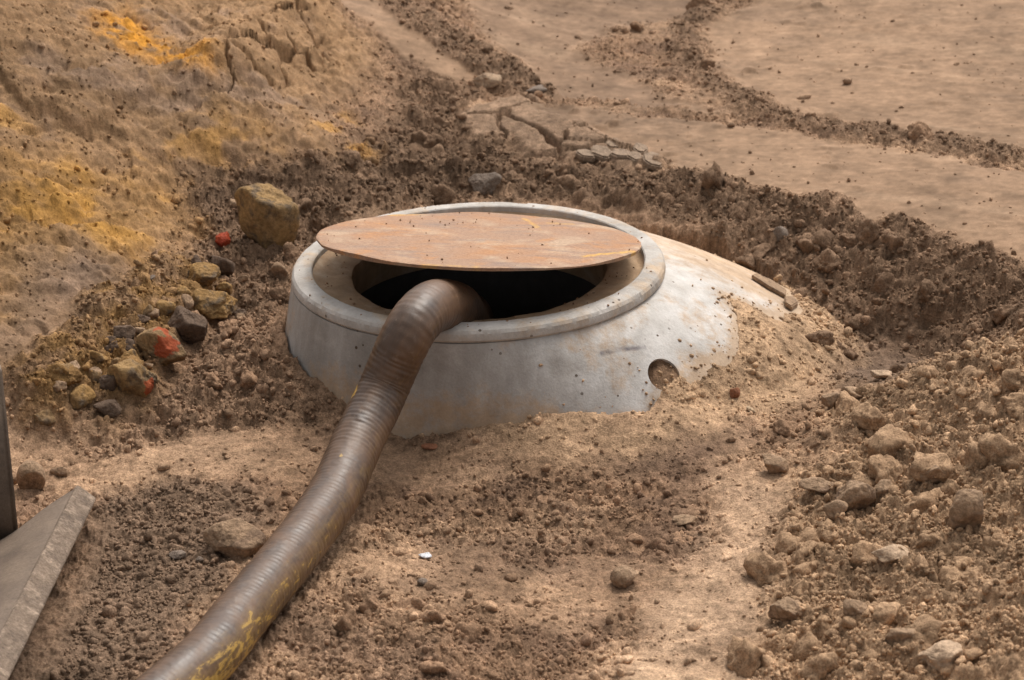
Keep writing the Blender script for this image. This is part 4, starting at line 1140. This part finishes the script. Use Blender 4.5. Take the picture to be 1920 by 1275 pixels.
def crumb_mesh(name, x, y, z, r, col, sub, seed, label, mat=None):
    rs = np.random.RandomState(seed)
    n = len(x); Vs, Fs, Cs = [], [], []; off = 0
    which = rs.randint(0, 14, n)
    for k in range(14):
        ids = np.where(which == k)[0]
        if not len(ids): continue
        Vp_, Fp_ = PROTO[sub][k]
        q = rs.normal(size=(len(ids), 4)); q /= np.linalg.norm(q, axis=1)[:, None]
        a, b, c, d = q.T
        Rm = np.stack([1 - 2 * (c * c + d * d), 2 * (b * c - a * d), 2 * (b * d + a * c), 2 * (b * c + a * d), 1 - 2 * (b * b + d * d), 2 * (c * d - a * b), 2 * (b * d - a * c), 2 * (c * d + a * b), 1 - 2 * (b * b + c * c)], 1).reshape(-1, 3, 3)
        sc = rs.uniform(.7, 1.25, (len(ids), 1, 3))
        P = np.einsum('nij,vj->nvi', Rm, Vp_) * sc * r[ids][:, None, None]
        P = P + np.stack([x[ids], y[ids], z[ids] + r[ids] * rs.uniform(-.45, .3, len(ids))], 1)[:, None, :]
        nv = len(Vp_)
        Vs.append(P.reshape(-1, 3)); Fs.append((Fp_[None] + (np.arange(len(ids)) * nv)[:, None, None] + off).reshape(-1, 3)); off += nv * len(ids)
        t = col[ids] * rs.uniform(.95, 1.4, (len(ids), 1))
        Cs.append(np.repeat(t, nv, 0))
    me = mesh_np(name, np.concatenate(Vs), np.concatenate(Fs), np.concatenate(Cs), False, mat or M_clod)
    o = link(name, me); return tag(o, label, 'soil crumbs', None, 'stuff')
x, y, z, r, col, m = scatter(120000, .0028, .007, 1.6, 501)
crumb_mesh('fine_crumbs', x, y, z, r, col, 1, 1, 'fine brown soil crumbs strewn all over the dug ground')
x, y, z, r, col, m = scatter(12000, .006, .016, 2.5, 502)
crumb_mesh('soil_crumbs', x, y, z, r, col, 2, 2, 'coarser brown soil crumbs strewn all over the dug ground')
print('crumbs', len(x))
# dirt fallen on the steel plate and the rim
rs = np.random.RandomState(77)
n = 90; th = rs.uniform(0, 6.28, n); q = rs.uniform(.2, .97, n) ** .7
px_, py_ = PR * q * np.cos(th), PR * q * np.sin(th)
bias = (py_ > .12) | (rs.uniform(0, 1, n) < .25)
px_, py_ = px_[bias], py_[bias]
pts = np.array([plate.matrix_basis @ Vector((a, b, .002)) for a, b in zip(px_, py_)])
rr2 = rs.uniform(.0009, .0028, len(pts))
tn_ = 190; th = rs.uniform(0, 6.28, tn_); rq = rs.uniform(RI - .075, RO - .004, tn_)
rx, ry = rq * np.cos(th), rq * np.sin(th)
rz = np.where(rq > RI + .004, ZR, ZR - .020) + TILT * rx
pts = np.vstack([pts, np.stack([RC[0] + rx, RC[1] + ry, rz], 1)])
rr2 = np.r_[rr2, rs.uniform(.001, .003, tn_)]
cl = np.tile(C_mid, (len(pts), 1))
crumb_mesh('plate_dirt', pts[:, 0], pts[:, 1], pts[:, 2], rr2, cl, 2, 9, 'specks of dirt lying on the steel plate and the concrete rim')

n = 16000; xx_ = RC[0] + rs.uniform(-.6, .95, n); yy_ = RC[1] + rs.uniform(-.7, .7, n)
dd_ = samp(SD['exposed'], xx_, yy_); cz_ = cone_z(xx_, yy_); rr_c = np.hypot(xx_ - RC[0], yy_ - RC[1])
kp = (cz_ > -.05) & (dd_ > -.01) & (rr_c > RO + .004) & (reach(np.arctan2(yy_ - RC[1], xx_ - RC[0])) > .12) & (rs.uniform(0, 1, n) < np.exp(-np.clip(dd_, 0, 1) / .022) * .8)
mm_ = masks(xx_[kp], yy_[kp])
crumb_mesh('clinging_crumbs', xx_[kp], yy_[kp], cz_[kp], .0018 + .005 * rs.uniform(0, 1, kp.sum()) ** 3, soil_col(xx_[kp], yy_[kp], mm_, np.ones(kp.sum())), 1, 12, 'fine crumbs and dust clinging to the lower flank of the concrete cone')
# larger clods: each one a thing of its own
x, y, z, r, col, m = scatter(2600, .019, .045, 2.6, 503)
groups = {'bank': ('brown crumbly clod in the loose dark bank around the back and right of the manhole', C_bank * 1.15), 'heap': ('pale sandy clod on the spoil heap at lower right', C_heap * 1.05),
          'ridge': ('ochre brown clod on the ridge along the trench at left', C_ridge), 'other': ('medium brown clod scattered on the trampled ground around the hose', C_mid * 1.15)}
protos = {}
for g, (lb, c_) in groups.items():
    protos[g] = []
    for i in range(9):
        Vp_, Fp_ = rock_shape(4, 2000 + i * 13 + len(g), 10, .1, .28, .17)
        cv = np.tile(c_, (len(Vp_), 1)) * (1 + .15 * fbm3(Vp_, 2, 3, i)[:, None]) * (.9 + .025 * i)
        protos[g].append(mesh_np('soil_clod', Vp_, Fp_, cv, True, M_clod))
cap = 140; cnt = 0; placed = []
order = np.argsort(-r)
rs = np.random.RandomState(5)
for i in order:
    if cnt >= cap: break
    if m['slope'][i] > .4: continue
    g = 'bank' if m['bank'][i] > .5 else 'heap' if m['heap'][i] > .5 else 'ridge' if m['ridge'][i] > .5 else 'other'
    if g == 'other' and rs.uniform() < .75: continue
    o = bpy.data.objects.new('soil_clod', protos[g][rs.randint(9)]); COL.objects.link(o)
    o.location = (x[i], y[i], z[i] + r[i] * rs.uniform(-.5, 0)); o.rotation_euler = tuple(rs.uniform(0, 6.28, 3))
    s_ = r[i] * (.8 if g == 'other' else 1.0); o.scale = tuple(s_ * rs.uniform(.75, 1.2, 3))
    placed.append((o, g))
    cnt += 1

rs = np.random.RandomState(31)
for i in range(46):
    t = i / 46.0
    px_ = 430 - 400 * t + rs.uniform(-50, 50); py_ = 545 + 250 * t + rs.uniform(-38, 38)
    if i > 38: px_, py_ = rs.uniform(360, 480), rs.uniform(470, 600)
    if min((px_ - a[3]) ** 2 + (py_ - a[4]) ** 2 for a in ROCKS) < 34 ** 2: continue
    w_ = rs.uniform(22, 46)
    o = place_rock('rubble_piece', None, None, px_, py_, w_, w_ * rs.uniform(.75, 1.0), (M_ochre_clod, M_dark, M_tan, M_orange, M_dark)[i % 5], 700 + i, sub=4, cuts=9, sink=.4)
    placed.append((o, 'rubble'))
def project(p):
    q = np.array(p) - np.array([0, 0, CAMH])
    dz = q[1] * _cp - q[2] * _sp
    return 960 + FPX * q[0] / dz, 637.5 - FPX * (q[1] * _sp + q[2] * _cp) / dz
LM = [(500, 410, 'the large ochre boulder'), (386, 570, 'the wedge shaped ochre rock'), (302, 660, 'the rock smeared with red paint'), (243, 722, 'the rounded ochre rock'), (350, 622, 'the dark round rock'),
      (910, 345, 'the grey rock behind the rim'), (912, 148, 'the pale angular rock by the track'), (57, 902, 'the egg shaped stone'), (437, 1012, 'the crusty tan rock by the hose'), (1536, 912, 'the dark faced angular block'),
      (1606, 935, 'the round cracked tan rock'), (1744, 890, 'the large rounded sand lump'), (1812, 962, 'the upright sand slab'), (1672, 1045, 'the flat pale lump on the heap'), (1480, 1148, 'the wide sand block by the rut'),
      (1606, 1140, 'the angular sand lump'), (1886, 845, 'the flat pale block at the right edge'), (1455, 873, 'the reddish brown clod'), (1654, 702, 'the pale stone in the hollow'), (1172, 1085, 'the lone round cracked clod'),
      (1285, 978, 'the small brown foreground clod'), (797, 1042, 'the white scrap'), (1463, 442, 'the brown stone in the bank'), (1770, 1235, 'the large flat lump at the bottom right'), (1690, 1195, 'the squat sand lump'),
      (1440, 545, 'the long strip on the cone'), (1230, 312, 'the tilted mud slab at the crust tip'), (806, 838, 'the reddish brick shard'), (1378, 740, 'the pinkish tile shard'), (900, 600, 'the manhole mouth'), (1250, 700, 'the lifting hole'),
      (160, 910, 'the anchor plate corner'), (413, 455, 'the red painted lump'), (1750, 480, 'the near track edge at right'), (1640, 250, 'the middle of the far windrow'), (780, 130, 'the left windrow')]
byk = {}
for o, g in placed:
    px, py = project(o.location)
    if not (0 <= px <= 1920 and 0 <= py <= 1275):
        bpy.data.objects.remove(o); continue
    dd = [(px - a) ** 2 + (py - b) ** 2 * 1.5 for a, b, c in LM]; k = int(np.argmin(dd)); a, b, c = LM[k]
    dr = ('right of' if px > a else 'left of') if abs(px - a) > abs(py - b) * 1.2 else ('above' if py < b else 'below')
    byk.setdefault((k, dr), []).append((dd[k], o, g))
ORD = ['nearest', 'second nearest', 'third nearest', 'fourth nearest', 'fifth nearest', 'sixth nearest', 'seventh nearest', 'eighth nearest', 'ninth nearest', 'tenth nearest', 'eleventh nearest', 'twelfth nearest'] 
for (k, dr), L_ in byk.items():
    cn_ = {}
    for (_, o, g) in sorted(L_, key=lambda e: e[0]):
        q = cn_.get(g, 0); cn_[g] = q + 1
        tag(o, '%s, %s, %s %s' % ({'bank': 'dark brown clod', 'heap': 'pale sandy clod', 'ridge': 'ochre brown clod', 'other': 'mid brown clod', 'rubble': 'broken rubble piece'}[g], ORD[min(q, 11)], dr, LM[k][2]), 'rubble' if g == 'rubble' else 'clod',
            {'bank': 'clods in the dark bank', 'heap': 'clods on the spoil heap', 'ridge': 'clods on the trench ridge', 'other': 'clods on the trampled ground', 'rubble': 'rubble along the trench'}[g])
print('clods', cnt)
